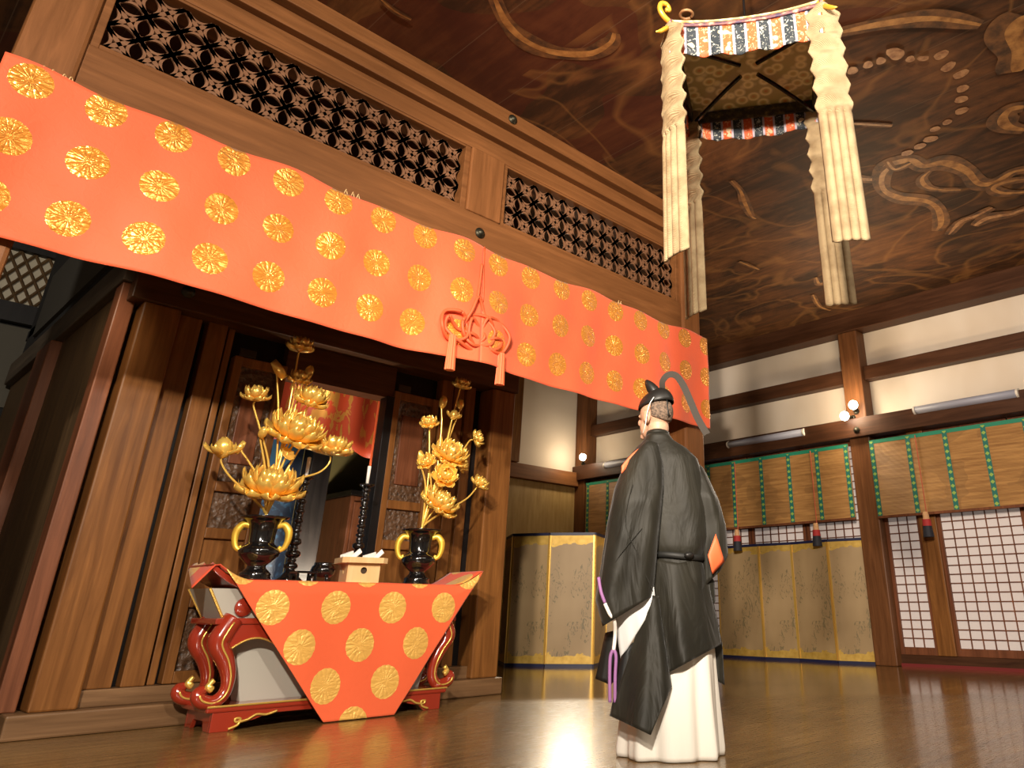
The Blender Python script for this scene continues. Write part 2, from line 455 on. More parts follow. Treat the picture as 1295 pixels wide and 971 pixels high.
# ---- back wall of the deep recess
struct('wall_back', bx(4.45, 9.95, 10.40, 10.5, 0, ZC), M['plaster'], 'white plaster wall at the back of the recess', 'wall')
struct('trim_11', bx(4.5, 9.66, 10.26, 10.40, 2.72, 2.97), M['wood_x'], 'dark beam above the tan panel on the back wall', 'beam', bevel=.008)
struct('trim_12', bx(7.92, 8.19, 10.2, 10.40, 2.97, ZC), M['inner_z'], 'dark post left of the pale back wall', 'post', bevel=.01)
struct('trim_13', bx(4.5, 9.66, 10.36, 10.398, 0, 2.72), M['tan'], 'tan lower panel on the back wall behind the left folding screen', 'wall panel')
struct('trim_22', bx(9.80, 9.945, 7.9, 10.1, .13, 2.83), M['tan'], 'tan lower panel on the right wall behind the robed person', 'wall panel')

# ---- facade
struct('trim_14', bx(.06, .345, YF, YF+.29, 0, ZC), M['wood_z'], 'square wooden pillar at the left end of the orange curtain', 'pillar', bevel=.025)
struct('trim_15', bx(5.66, 5.95, YF, YF+.29, 0, ZC), M['wood_z'], 'square wooden pillar at the right end of the orange curtain', 'pillar', bevel=.025)
def beam_x(i, x0, x1, y0, y1, z0, z1, lab, mat='wood_x'):
    return struct('trim_%d' % i, bx(x0, x1, y0, y1, z0, z1), M[mat], lab, 'beam', bevel=.008)
beam_x(16, .345, 5.66, 4.53, 4.75, 2.95, 3.60, 'wide beam under the openwork panels behind the curtain top')
bm = bx(.345, 6.05, 4.47, 4.80, 4.56, ZC); box(bm, .345, 5.66, 4.555, 4.80, 4.50, 4.56)
box(bm, .345, 6.02, 4.50, 4.80, 4.38, 4.50); box(bm, .345, 5.66, 4.565, 4.80, 4.33, 4.38); box(bm, .345, 5.66, 4.54, 4.80, 4.20, 4.33)
struct('trim_17', bm, M['wood_x'], 'stepped top beam of the facade just under the ceiling', 'beam', bevel=.006)
struct('trim_18', bx(2.93, 3.27, 4.52, 4.78, 3.60, 4.20), M['wood_z'], 'short upright between the two openwork panels', 'post', bevel=.012)

def transom(x0, x1, z0, z1, label):
    root = thing('openwork_transom', label, 'openwork panel', ((x0+x1)/2, 4.62, z0), group='openwork transoms')
    fr = B(); w = .05; y0, y1 = 4.545, 4.66
    box(fr, x0, x0+w, y0, y1, z0, z1); box(fr, x1-w, x1, y0, y1, z0, z1)
    box(fr, x0+w, x1-w, y0, y1, z0, z0+.035); box(fr, x0+w, x1-w, y0, y1, z1-.02, z1)
    link('frame', fr, M['wood_x'], root, bevel=.005)
    ax0, ax1, az0, az1 = x0+w, x1-w, z0+.035, z1-.02
    nz = 3; s = (az1-az0)/nz; nx = round((ax1-ax0)/s); sx = (ax1-ax0)/nx
    bm = B(); ya, yb = 4.60, 4.616
    def band(pts, hw):
        L = len(pts); q = []
        for i, p in enumerate(pts):
            t = (pts[min(i+1, L-1)] - pts[max(i-1, 0)]).normalized(); nrm = Vector((-t.y, t.x))
            h = hw if not isinstance(hw, list) else hw[i]
            l, r = p+nrm*h, p-nrm*h
            q.append([bm.verts.new((l.x, ya, l.y)), bm.verts.new((r.x, ya, r.y)), bm.verts.new((r.x, yb, r.y)), bm.verts.new((l.x, yb, l.y))])
        for a, b in zip(q, q[1:]):
            for k in range(4): bm.faces.new((a[k], a[(k+1) % 4], b[(k+1) % 4], b[k]))
    for i in range(nx):
        for j in range(nz):
            cx, cz = ax0+(i+.5)*sx, az0+(j+.5)*s
            cor = [Vector((cx+a*sx/2, cz+b*s/2)) for a, b in ((-1,-1),(1,-1),(1,1),(-1,1))]
            c = Vector((cx, cz))
            for k in range(4):
                a, b = cor[k], cor[(k+1) % 4]; mid = (a+b)/2; inw = (c-mid)
                pts = [a+(b-a)*t + inw*(.10+.40*max(0, 1-((2*t-1)/.86)**2)) for t in [q/10 for q in range(11)]]
                band(pts, [.013-.004*math.sin(PI*q/10) for q in range(11)])
            band([cor[0], c, cor[2]], [.017, .013, .017]); band([cor[1], c, cor[3]], [.017, .013, .017])
    for f in bm.faces: f.normal_update()
    link('openwork', bm, M['lattice'], root)
    return root
transom(.345, 2.93, 3.60, 4.20, 'long openwork panel of pointed oval holes above the left curtain half')
transom(3.27, 5.66, 3.60, 4.20, 'openwork panel of pointed oval holes above the right curtain half')

# ---- inner wall behind the altar
Y0 = 5.62
struct('baseboard_inner', bx(1.09, 4.43, 5.56, 5.90, 0, .125), M['sill_x'], 'worn floor sill in front of the inner board wall', 'sill', bevel=.012)
struct('trim_19', bx(1.42, 4.40, 5.66, 5.90, .125, .217), M['sill_x'], 'upper step of the sill under the inner boards', 'sill', bevel=.006)
struct('trim_20', bx(1.185, 1.42, 5.60, 5.86, .125, 2.57), M['inner_z'], 'wide brown upright at the left end of the inner wall', 'post', bevel=.012)
struct('trim_21', bx(4.13, 4.40, 5.60, 5.88, .125, 2.57), M['inner_z'], 'wide brown upright at the right end of the inner wall', 'post', bevel=.012)
beam_x(23, 1.10, 4.42, 5.58, 5.90, 2.57, 2.95, 'dark lintel beam over the inner board wall', 'inner_x')
struct('wall_inner', bx(1.10, 4.42, 5.66, 5.90, 2.95, ZC), M['inner_x'], 'dark wall above the inner lintel', 'wall')
bm = bx(1.40, 2.24, 5.80, 5.88, .217, 2.57); 
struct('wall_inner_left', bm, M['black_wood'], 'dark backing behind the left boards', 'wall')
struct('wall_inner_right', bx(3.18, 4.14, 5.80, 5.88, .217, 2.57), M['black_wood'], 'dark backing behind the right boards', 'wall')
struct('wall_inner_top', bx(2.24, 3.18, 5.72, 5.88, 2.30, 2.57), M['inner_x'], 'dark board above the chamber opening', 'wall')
def board(x0, x1, lab, y=5.70, mat='inner_z', z1=2.57):
    o = link('wall_board', bx(x0, x1, y, 5.80, .217, z1), M[mat], bevel=.006)
    return tag(o, lab, 'board', kind='structure')
board(1.435, 1.59, 'inner wall board next to the left upright')
board(1.635, 1.768, 'inner wall board second from the left upright')
board(1.79, 1.835, 'thin batten between the boards and the left carved door', 5.74)
board(3.64, 3.76, 'inner wall board right of the right carved door')
board(3.79, 3.90, 'inner wall board second from the right carved door', 5.73)
board(3.92, 4.02, 'inner wall board beside the right upright', 5.72)
g = G('carved_relief', (.06, .03, .014), .4)
v1 = g.vor(g.coord((1, 1, 1)), 26); v2 = g.noise(g.coord((1, 1, 1)), 30, 4, .6, 1.0)
hh = g.m('ADD', v1, g.m('MULTIPLY', v2, .7))
g.set('Base Color', g.ramp(hh, [(.3, (.018, .010, .006)), (.8, (.10, .050, .024))])); g.bump(hh, .8, .02); M['relief'] = g.mat

def carved_door(idx, x0, x1, label):
    root = thing('door_%d' % idx, label, 'carved door', ((x0+x1)/2, 5.75, .217)); root['kind'] = 'structure'
    z0, z1, y0, y1 = .22, 2.37, 5.70, 5.79; w = .06
    fr = B()
    box(fr, x0, x0+w, y0, y1, z0, z1); box(fr, x1-w, x1, y0, y1, z0, z1)
    rails = [z0, .62, .70, 1.05, 1.13, 1.45, 1.53, z1-.06]
    for z in (z0, .66, 1.09, 1.40, z1-.07): box(fr, x0+w, x1-w, y0+.005, y1, z, z+.07)
    link('frame', fr, M['inner_z'], root, bevel=.006)
    for k, (a, b) in enumerate(((.29, .66), (.73, 1.09), (1.16, 1.40), (1.47, 2.30))):
        bm = bx(x0+w, x1-w, y0+.035, y1-.01, a, b)
        link('carved_panel', bm, M['relief'] if k in (0, 2, 3) else M['inner_z'], root)
    bm = bx(x0+w+.05, x1-w-.05, y0+.02, y0+.04, 1.60, 2.18)
    link('raised_field', bm, M['inner_red_z'], root, bevel=.006)
    cap = B(); box(cap, x0+.02, x0+.14, y0-.01, y0, 2.37, 2.43); link('metal_fitting', cap, M['iron'], root, bevel=.01)
    return root
carved_door(1, 1.86, 2.25, 'carved dark door panel left of the chamber opening')
carved_door(2, 3.18, 3.62, 'carved dark door panel right of the chamber opening')
o = link('trim_24', bx(3.105, 3.178, 5.69, 5.80, .217, 2.31), M['black_wood'], bevel=.004); tag(o, 'black upright at the right side of the chamber opening', 'post', kind='structure')

# ---- chamber behind the opening
struct('wall_chamber', bx(1.2, 4.4, 8.0, 8.1, 0, 3.2), plain('olive_wall', (.27, .22, .085), .7), 'olive wall at the rear of the inner chamber', 'wall')
struct('floor_chamber', bx(1.2, 4.4, 5.9, 8.0, 0, .60), M['inner_x'], 'raised floor of the inner chamber', 'floor')
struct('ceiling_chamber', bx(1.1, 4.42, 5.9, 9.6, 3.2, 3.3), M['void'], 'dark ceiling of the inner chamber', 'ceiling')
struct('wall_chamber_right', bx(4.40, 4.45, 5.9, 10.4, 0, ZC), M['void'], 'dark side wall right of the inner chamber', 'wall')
bm = B(); sheet(bm, lambda s, t: Vector((2.35+1.25*s, 6.30+.025*math.sin(s*26)+.02*math.sin(s*9+1), 1.915+.02*math.sin(s*13)+.95*t)), 60, 10)
g = G('red_gold_brocade', (.5, .06, .02), .5)
nv = g.noise(g.coord((5, 1, 2)), 2.0, 3, .5, 1.5); mk = g.m('GREATER_THAN', nv, .55)
g.set('Base Color', g.mix(mk, (.42, .05, .018), (.50, .24, .05))); g.set('Metallic', g.m('MULTIPLY', mk, .5)); M['rg'] = g.mat
o = link('brocade_hanging', bm, M['rg'], smooth=True, solid=.006)
tag(o, 'short red and gold hanging across the top of the inner chamber', 'hanging cloth')
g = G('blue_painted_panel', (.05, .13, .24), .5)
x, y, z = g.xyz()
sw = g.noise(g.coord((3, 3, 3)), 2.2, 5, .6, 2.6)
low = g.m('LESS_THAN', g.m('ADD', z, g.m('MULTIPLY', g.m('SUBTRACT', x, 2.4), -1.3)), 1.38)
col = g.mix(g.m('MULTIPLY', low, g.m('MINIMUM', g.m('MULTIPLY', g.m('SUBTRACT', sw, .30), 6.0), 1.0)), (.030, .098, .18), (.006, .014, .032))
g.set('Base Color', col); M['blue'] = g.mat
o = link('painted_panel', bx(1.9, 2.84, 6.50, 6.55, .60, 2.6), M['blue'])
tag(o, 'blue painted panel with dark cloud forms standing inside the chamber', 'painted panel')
o = link('chamber_post', bx(2.84, 3.02, 6.32, 6.50, .60, 3.2), M['black_wood'], bevel=.01)
tag(o, 'black post between the blue panel and the olive wall', 'post', kind='structure')
root = thing('inner_cabinet', 'dark brown cabinet against the olive wall of the chamber', 'cabinet', (4.0, 7.6, .6))
bm = bx(3.74, 4.36, 7.3, 7.95, .60, 1.70); link('carcass', bm, M['inner_red_z'], root, bevel=.01)
bm = bx(3.71, 4.38, 7.25, 7.98, 1.70, 1.75); link('cornice', bm, M['black_wood'], root, bevel=.006)
for a, b in ((3.77, 4.03), (4.07, 4.33)): link('door', bx(a, b, 7.27, 7.30, .70, 1.64), M['inner_red_z'], root, bevel=.008)
o = link('vermilion_rail', bx(3.345, 3.372, 6.26, 6.285, .60, 3.19), M['orange'])
tag(o, 'thin vermilion upright rail inside the chamber opening', 'rail', kind='structure')

# ---- left aisle
sw = struct('wall_side', bx(1.10, 1.16, 5.90, 9.5, 0, 2.70), M['dark_z'], 'dark plank side wall running back from the inner wall', 'wall')
struct('trim_25', bx(1.04, 1.20, 5.66, 9.5, 2.70, 2.92), M['dark_y'], 'grey weathered beam running back along the left aisle', 'beam', bevel=.008)
struct('trim_26', bx(1.055, 1.155, 5.70, 5.86, .125, 2.70), M['inner_red_z'], 'slim reddish post beside the wide left upright', 'post', bevel=.008)
struct('trim_27', bx(1.02, 1.18, 7.50, 7.98, 0, 2.70), M['inner_red_z'], 'reddish post further back in the left aisle', 'post', bevel=.008)
struct('wall_side_top', bx(1.10, 1.16, 5.90, 9.5, 2.92, ZC), M['void'], 'upper wall of the left aisle, coloured black as unlit', 'wall')
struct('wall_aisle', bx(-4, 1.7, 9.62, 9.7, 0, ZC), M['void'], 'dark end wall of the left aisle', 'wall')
bm = B(); y = 9.56
x0, x1, z0, z1 = .10, 1.26, 3.55, 4.12
for k in range(-8, 14):
    for sgn in (1, -1):
        a = Vector((x0+k*.12, y, z0)); b = a+Vector((sgn*.36, 0, .57))
        p0, p1 = (a, b)
        # clip in x
        def clip(p, q):
            for lim, s in ((x0, 1), (x1, -1)):
                if s*(p.x-lim) < 0 and s*(q.x-lim) < 0: return None
                if s*(p.x-lim) < 0: p = p+(q-p)*((lim-p.x)/(q.x-p.x))
                if s*(q.x-lim) < 0: q = p+(q-p)*((lim-p.x)/(q.x-p.x))
            return p, q
        c = clip(p0, p1)
        if c and (c[1]-c[0]).length > .02: tube(bm, c, .016, 4)
root = thing('window_7', 'diamond lattice window at the end of the dark left aisle', 'lattice window', (.68, 9.6, 3.5)); root['kind'] = 'structure'
link('lattice', bm, M['dark_z'], root)
gp = G('aisle_paper', (.30, .26, .19), .8); gp.set('Emission Color', (.30, .25, .17, 1)); gp.set('Emission Strength', .12)  # faint glow in the paper stands in for light behind the lattice
link('paper', bx(x0, x1, 9.59, 9.60, z0, z1), gp.mat, root)
fr = bx(x0-.2, x1+.22, 9.5, 9.62, z1, z1+.12); box(fr, x0-.2, x1+.22, 9.5, 9.62, z0-.2, z0); box(fr, x1, x1+.14, 9.5, 9.62, z0, z1); box(fr, x0-.14, x0, 9.5, 9.62, z0, z1)
link('frame', fr, M['black_wood'], root)
o = link('aisle_panel', bx(.1, 1.25, 9.60, 9.62, 2.5, 3.33), plain('grey_green_panel', (.055, .048, .034), .8))
tag(o, 'dim grey green panel below the lattice window in the aisle', 'wall panel', kind='structure')
# second lattice strip along the aisle side
o = link('aisle_screen', bx(1.07, 1.10, 6.2, 9.0, 3.1, 3.75), plain('dim_screen', (.05, .045, .035), .8)); tag(o, 'dim upper screen strip above the weathered beam', 'wall panel', kind='structure')

# metal studs on the beams
for lab, p, n in (('round metal stud on the facade beam below the short upright', (3.08, 4.525, 3.44), 'y'),
               ('round metal stud on the stepped top beam', (3.27, 4.465, 4.625), 'y'),
               ('round metal stud on the inner lintel left end', (1.42, 5.575, 2.70), 'y'),
               ('round metal stud on the right wall beam beside the post', (9.595, 4.62, 2.92), 'x')):
    bm = B(); lathe(bm, [(.045, 0), (.045, .006), (.030, .010), (.028, .024), (.012, .034), (.0, .036)], n=16, cap=False)
    rot = Matrix.Rotation(PI/2, 4, 'X') if n == 'y' else Matrix.Rotation(-PI/2, 4, 'Y')
    bmesh.ops.transform(bm, matrix=Matrix.Translation(p) @ rot, verts=bm.verts[:])
    o = link('beam_stud', bm, M['iron'], smooth=True); tag(o, lab, 'metal stud', 'metal studs on the beams')

# ================================================================== CURTAIN
YC = 4.455
def curtain_y(x, z):
    d = x-3.055; t = max(0, (3.27-z)/.97)
    y = .012*math.sin(x*6.1+z*2.0)+.008*math.sin(x*13.7-z*3.1)+.020*noise.noise(Vector((x*1.6, z*1.9, .3)))+.012*noise.noise(Vector((x*4.2+z*2.0, z*3.7, 1.7)))
    y += .035*t*math.sin(x*3.3+.6)*.6
    y -= .05*math.exp(-(d/.28)**2)*(t**.8)*(1 if z > 2.45 else .8)
    return YC-.018+y*(.25+.75*min(1, t*2.5))-.022
def curtain_half(x0, x1, wrap=None):
    bm = B()
    def fn(s, t):
        x = x0+(x1-x0)*s; z = 3.268-.97*t
        sag = .012*math.sin(x*9.3)*math.exp(-t*4)-.012*(1-math.cos((x-.05)*2*PI/1.45))*math.exp(-t*3)
        return Vector((x, curtain_y(x, z), z+sag+.008*math.sin(x*2.3)*t))
    sheet(bm, fn, int((x1-x0)/.02), 48)
    return bm
root = thing('hanging_curtain', 'wide orange curtain with rows of gold chrysanthemum discs hung between pillars', 'curtain', (3.0, YC, 2.3))
link('left_cloth', curtain_half(.035, 3.056), M['curtain'], root, smooth=True, solid=.004)
link('right_cloth', curtain_half(3.054, 5.945), M['curtain'], root, smooth=True, solid=.004)
bm = B()
sheet(bm, lambda s, t: Vector((.036-.03*s+.02*math.sin(s*3+t*4), curtain_y(.036, 3.268-.97*t)+.42*s, 3.268-.97*t-.05*s)), 14, 20)
link('turned_end', bm, M['curtain'], root, smooth=True, solid=.004)
bm = B(); tube(bm, [(3.055, curtain_y(3.055, z)-.006, z) for z in [3.265-.06*k for k in range(9)]], .007, 6)
link('seam_cord', bm, M['orange_d'], root, smooth=True)
# loops of thread at the curtain top
for x in (.20, .24, .29, .32, 1.9, 1.95, 1.99, 4.6, 4.63):
    bm = B(); tube(bm, curve_pts([(x-.010, YC-.035, 3.25), (x-.004, YC-.042, 3.278), (x+.006, YC-.03, 3.275), (x+.012, YC-.035, 3.25)], 4), .003, 5)
    link('thread_loop', bm, M['hinoki'], root, smooth=True)

# knotted cord with two tassels
root = thing('knotted_cord', 'orange knotted cord with two short tassels on the middle of the curtain', 'cord', (3.03, 4.35, 2.8))
yk = 4.352
def loop(pts, r=.0115, n=7, closed=True):
    bm = B(); P = curve_pts([(x, yk+(.016*((i % 2)*2-1)), z) for i, (x, z) in enumerate(pts)], n, closed)
    if closed: P.append(P[0].copy())
    tube(bm, P, r, 7); return bm
kn = [
 [(3.00,2.80),(3.09,2.68),(3.17,2.56),(3.10,2.46),(2.98,2.42),(2.90,2.52),(2.95,2.68)],
 [(2.86,2.64),(2.74,2.62),(2.71,2.50),(2.80,2.42),(2.92,2.46),(2.93,2.58)],
 [(3.10,2.66),(3.24,2.66),(3.31,2.56),(3.28,2.44),(3.16,2.42),(3.08,2.54)],
 [(2.88,2.58),(2.98,2.66),(3.10,2.66),(3.18,2.58),(3.14,2.46),(3.00,2.44),(2.90,2.48)],
 [(2.76,2.58),(2.86,2.52),(2.98,2.50),(3.08,2.48),(3.18,2.52),(3.26,2.52),(3.20,2.44),(3.02,2.39),(2.86,2.42),(2.76,2.50)],
 [(2.96,2.62),(3.06,2.56),(3.08,2.50),(3.02,2.44),(2.94,2.50)],
]
bm = B()
for k in kn:
    P = curve_pts([(x, yk+(.016*((i % 2)*2-1)), z) for i, (x, z) in enumerate(k)], 7, True); P.append(P[0].copy())
    tube(bm, P, .0125, 7)
tube(bm, curve_pts([(3.03, yk+.03, 3.10), (3.02, yk+.02, 2.95), (3.00, yk, 2.80)], 5), .011, 7)
link('knot', bm, M['orange_d'], root, smooth=True)
for x, z0, z1 in ((2.815, 2.45, 2.19), (3.255, 2.42, 2.175)):
    bm = B()
    def tas(s, t):
        a = 2*PI*s; r = (.026+.010*t)*(1+.10*math.sin(a*9))
        return Vector((x+r*math.cos(a), yk-.004+.8*r*math.sin(a), z0+(z1-z0)*t))
    gdd = sheet(bm, tas, 36, 8, True); bm.faces.new(gdd[-1]); bm.faces.new(gdd[0])
    link('tassel', bm, M['orange'], root, smooth=False)

# ================================================================== CANOPY
CZ = 3.58
cFL = at_z(848, 44, CZ); cFR = at_z(1040, 18, CZ); cBL = at_z(880, 148, CZ)
cen = (cFR+cBL)/2
e1 = (cFR-cFL); w1 = e1.length; e1.normalize()
e2 = Vector((-e1.y, e1.x, 0)); w2 = .80
if (cBL-cFL).dot(e2) < 0: e2 = -e2
cen = cFL+e1*(w1/2)+e2*(w2/2)
rotz = math.atan2(e1.y, e1.x)
can = thing('hanging_canopy', 'square brocade canopy with long cream tassels hanging from the ceiling', 'canopy', cen, rotz)
HW, HD = w1/2, w2/2
g = G('striped_valance', (.6, .3, .1), .6)
x, y, z = g.xyz()
def stripes(g, x):
    u = g.m('MULTIPLY', x, 1/.066)
    fr = g.m('FRACT', g.m('ADD', u, 40.0)); idx = g.m('MODULO', g.m('FLOOR', g.m('ADD', u, 40.0)), 2.0)
    edge = g.m('MAXIMUM', g.m('LESS_THAN', fr, .10), g.m('GREATER_THAN', fr, .90))
    c = g.coord((1, 1, 1)); nz = g.noise(c, 42, 3, .6, 1.2)
    pat = g.m('GREATER_THAN', nz, .585)
    cc = g.mix(idx, g.mix(pat, (.62, .10, .025), (.80, .40, .22)), g.mix(pat, (.015, .022, .030), (.36, .36, .32)))
    spots = g.m('GREATER_THAN', g.noise(g.coord((1, 1, 1), (7, 3, 2)), 16, 1), .64)
    cc = g.mix(g.m('MULTIPLY', spots, .85), cc, (.62, .50, .32))
    return g.mix(edge, cc, (.42, .38, .46)), nz
cc, nz = stripes(g, x); g.set('Base Color', cc); g.bump(nz, .4, .01); M['valance'] = g.mat
g = G('purple_edge_band', (.12, .06, .08), .6); nz = g.noise(g.coord((1, 1, 1)), 30, 4)
g.set('Base Color', g.ramp(nz, [(.35, (.05, .035, .09)), (.55, (.22, .08, .07)), (.7, (.60, .45, .35))])); M['edgeband'] = g.mat
g = G('canopy_lining', (.2, .15, .05), .5); vv = g.vor(g.coord((1, 1, 1)), 13)
g.set('Base Color', g.ramp(vv, [(.05, (.60, .24, .09)), (.25, (.62, .50, .20)), (.40, (.92, .80, .44)), (.6, (.46, .37, .16))])); g.set('Roughness', .4); M['lining'] = g.mat
g = G('dark_inner_band', (.02, .015, .01), .6); nz = g.noise(g.coord((1, 1, 1)), 26, 3)
g.set('Base Color', g.ramp(nz, [(.45, (.010, .009, .008)), (.62, (.06, .045, .02)), (.75, (.25, .17, .05))])); M['darkband'] = g.mat
g = G('cream_cord', (.80, .64, .42), .75); c = g.coord((1, 1, 1))
bw = g.n.new('ShaderNodeTexWave'); g.l.new(g.coord((60, 60, 95)), bw.inputs['Vector']); bw.inputs['Scale'].default_value = 1.0; bw.inputs['Distortion'].default_value = 1.5; bw.bands_direction = 'DIAGONAL'
nz = g.noise(c, 9, 3)
g.set('Base Color', g.ramp(nz, [(.3, (.26, .175, .088)), (.6, (.43, .315, .175))])); g.bump(bw.outputs['Fac'], .6, .006); M['cream'] = g.mat

def clink(name, bm, mat, par, rot=0.0, loc=(0, 0, 0), **kw):
    o = link(name, bm, mat, par, local=True, **kw); o.location = loc; o.rotation_euler = (0, 0, rot); return o
def eave(s):   # raised corners
    return .05*abs(2*s-1)**2.2
for side in range(4):
    L = (w1 if side % 2 == 0 else w2); off = (HD if side % 2 == 0 else HW); ang = (0, PI/2, PI, -PI/2)[side]
    # local: x along side, y=-off face (side 0 is the front)
    def fn(s, t, L=L):
        x = (s-.5)*L; sc = .008*abs(math.sin(x*PI/.066))
        return Vector((x, -.012*math.sin(x*33)*t, .03+eave(s)-.215*t - (sc if t > .99 else 0)))
    bm = B(); sheet(bm, fn, 72, 6)
    loc = Matrix.Rotation(ang, 3, 'Z') @ Vector((0, -off, 0))
    clink('valance', bm, M['valance'], can, ang, loc, smooth=True, solid=.006)
    def fb(s, t, L=L):
        x = (s-.5)*(L+.04); return Vector((x, -.012+.02*t, .045+eave(s)-.035*(1-t)))
    bm = B(); sheet(bm, fb, 40, 2)
    clink('edge_band', bm, M['edgeband'], can, ang, loc, smooth=True, solid=.012)
    bm = box(B(), -L/2+.02, L/2-.02, .02, .035, -.055, .02)
    clink('inner_band', bm, M['darkband'], can, ang, loc)
def roof(s, t):
    x, y = (s-.5)*2, (t-.5)*2; k = max(abs(x), abs(y))
    cu = .05*(abs(x)**2.2*abs(y)**2.2)
    return Vector((x*HW, y*HD, .055+cu+.09*(1-k)))
bm = B(); sheet(bm, roof, 20, 20); clink('roof_cloth', bm, M['lining'], can, smooth=True, solid=.008)
bm = B(); sheet(bm, lambda s, t: Vector(((s-.5)*2*(HW-.02), (t-.5)*2*(HD-.02), .035+.03*(1-max(abs(2*s-1), abs(2*t-1))))), 8, 8)
clink('ceiling_cloth', bm, M['lining'], can, smooth=True)
for a, b in ((-1, 1), (1, 1)):
    bm = B(); tube(bm, curve_pts([(a*(HW-.03), -b*(HD-.03)*-1, -.06), (a*(HW-.2)*.8, b*(HD-.2)*.8, -.005), (a*.05, b*.05, .02)], 5), .014, 6)
    clink('strut', bm, M['black'], can)
    bm = B(); tube(bm, curve_pts([(a*(HW-.03), -b*(HD-.03), -.06), (a*(HW-.2)*.8, -b*(HD-.2)*.8, -.005), (a*.05, -b*.05, .02)], 5), .014, 6)
    clink('strut', bm, M['black'], can)
bm = B(); tube(bm, curve_pts([(.06*math.cos(q), 0, .17+.06*math.sin(q)) for q in [k*PI/5 for k in range(10)]], 3, True)+[Vector((.06, 0, .17))], .010, 7)
clink('hanging_ring', bm, M['gold_d'], can, smooth=True)
bm = B(); tube(bm, [(0, 0, .22), (0, 0, ZC-CZ)], .008, 6); clink('suspension_cord', bm, M['black'], can)
for a, b in ((-1, -1), (1, -1), (-1, 1), (1, 1)):
    c0 = Vector((a*HW, b*HD, 0)); out = Vector((a, b, 0)).normalized()
    pts = [c0-out*.06+Vector((0, 0, .075)), c0+out*.03+Vector((0, 0, .10)), c0+out*.07+Vector((0, 0, .145)), c0+out*.06+Vector((0, 0, .195)), c0+out*.02+Vector((0, 0, .205)), c0+out*.005+Vector((0, 0, .175)), c0+out*.03+Vector((0, 0, .165))]
    bm = B(); tube(bm, curve_pts(pts, 5), [.016]*10+[.015]*10+[.013]*11, 8); clink('hook', bm, M['yellow'], can, smooth=True)
    bm = B(); tube(bm, [c0+out*.0+Vector((0, 0, .06)), c0+out*.07+Vector((0, 0, -.01)), c0+out*.10+Vector((0, 0, -.03))], [.016, .012, .003], 6); clink('spike', bm, M['yellow'], can, smooth=True)
    tl = 1.42
    # flat woven band hung from the corner; front left and back left ones are turned towards the room side
    phi = R(-58) if a < 0 else R(-8)
    wd = Matrix.Rotation(-rotz, 3, 'Z') @ (RT*math.cos(phi)+FH*math.sin(phi)); nn = Vector((wd.y, -wd.x, 0))
    W = .195 if a < 0 else .172
    def fn(s, t):
        z = .06-tl*t
        if t < .5:
            q = t/.5*6.0; tri = abs((q % 1)-.5)*2; w = W*(.82+.32*(1-tri))*(min(1, .45+t*14))
            dz = 0
        else:
            w = W*(.92+.06*(t-.5)); dz = 0
        rope = (.020*abs(math.sin(s*PI*4))-.006)*min(1, max(0, (t-.44)*10)) + (.014*math.sin((t*12+.25)*2*PI)*math.cos((s-.5)*PI)**.5 if t < .5 else 0)
        jag = -.014*abs(math.sin(s*PI*4)) if t > .985 else 0
        return c0+wd*((s-.5)*w)+nn*(rope+.010)-nn*.018*(2*abs(s-.5))**2+Vector((0, 0, z+jag))
    bm = B(); sheet(bm, fn, 32, 110)
    band_ = clink('tassel_band', bm, M['cream'], can, smooth=True, solid=.014)

# ================================================================== ALTAR TABLE
AY0, AY1 = 5.085, 5.50
ZT = .805
alt = thing('altar_table', 'red lacquered altar table with curled legs and gilt edges', 'altar table', (2.78, 5.3, 0))
def top_prof(x):
    # upturned ends
    l = max(0, (2.02-x)/.22); r = max(0, (x-3.52)/.24)
    return ZT+.105*min(l, 1.0)**1.6+.105*min(r, 1.0)**1.6
bm = B(); xs = [1.80+i*(3.76-1.80)/48 for i in range(49)]
ring = []
for x in xs:
    z = top_prof(x); th = .045
    ring.append([bm.verts.new((x, AY0, z-th)), bm.verts.new((x, AY0, z-.006)), bm.verts.new((x, AY1, z-.006)), bm.verts.new((x, AY1, z-th))])
for a, b in zip(ring, ring[1:]):
    for k in range(4): bm.faces.new((a[k], a[(k+1) % 4], b[(k+1) % 4], b[k]))
bm.faces.new(ring[0]); bm.faces.new(ring[-1][::-1])
link('tabletop', bm, M['red'], alt, bevel=.006)
# pale tapered box between top and apron
bm = hexa(B(), [(1.93, 5.13, .60), (3.53, 5.13, .60), (3.53, 5.46, .60), (1.93, 5.46, .60)], [(1.82, 5.12, .765), (3.66, 5.12, .765), (3.66, 5.47, .765), (1.82, 5.47, .765)])
link('pale_frieze', bm, M['stone'], alt)
for x, xt in ((1.93, 1.82), (3.53, 3.66)):
    for y, yt in ((5.13, 5.12), (5.46, 5.47)):
        link('gilt_edge', tube(B(), [(x, y, .60), (xt, yt, .765)], .008, 6), M['gold_d'], alt)
bm = B(); lathe(bm, [(.0, -.01), (.048, -.01), (.055, 0), (.048, .012), (.0, .016)], n=24, cap=False)
bmesh.ops.transform(bm, matrix=Matrix.Translation((2.035, 5.118, .66)) @ Matrix.Rotation(PI/2, 4, 'X'), verts=bm.verts[:]); link('round_boss', bm, M['red'], alt, smooth=True)
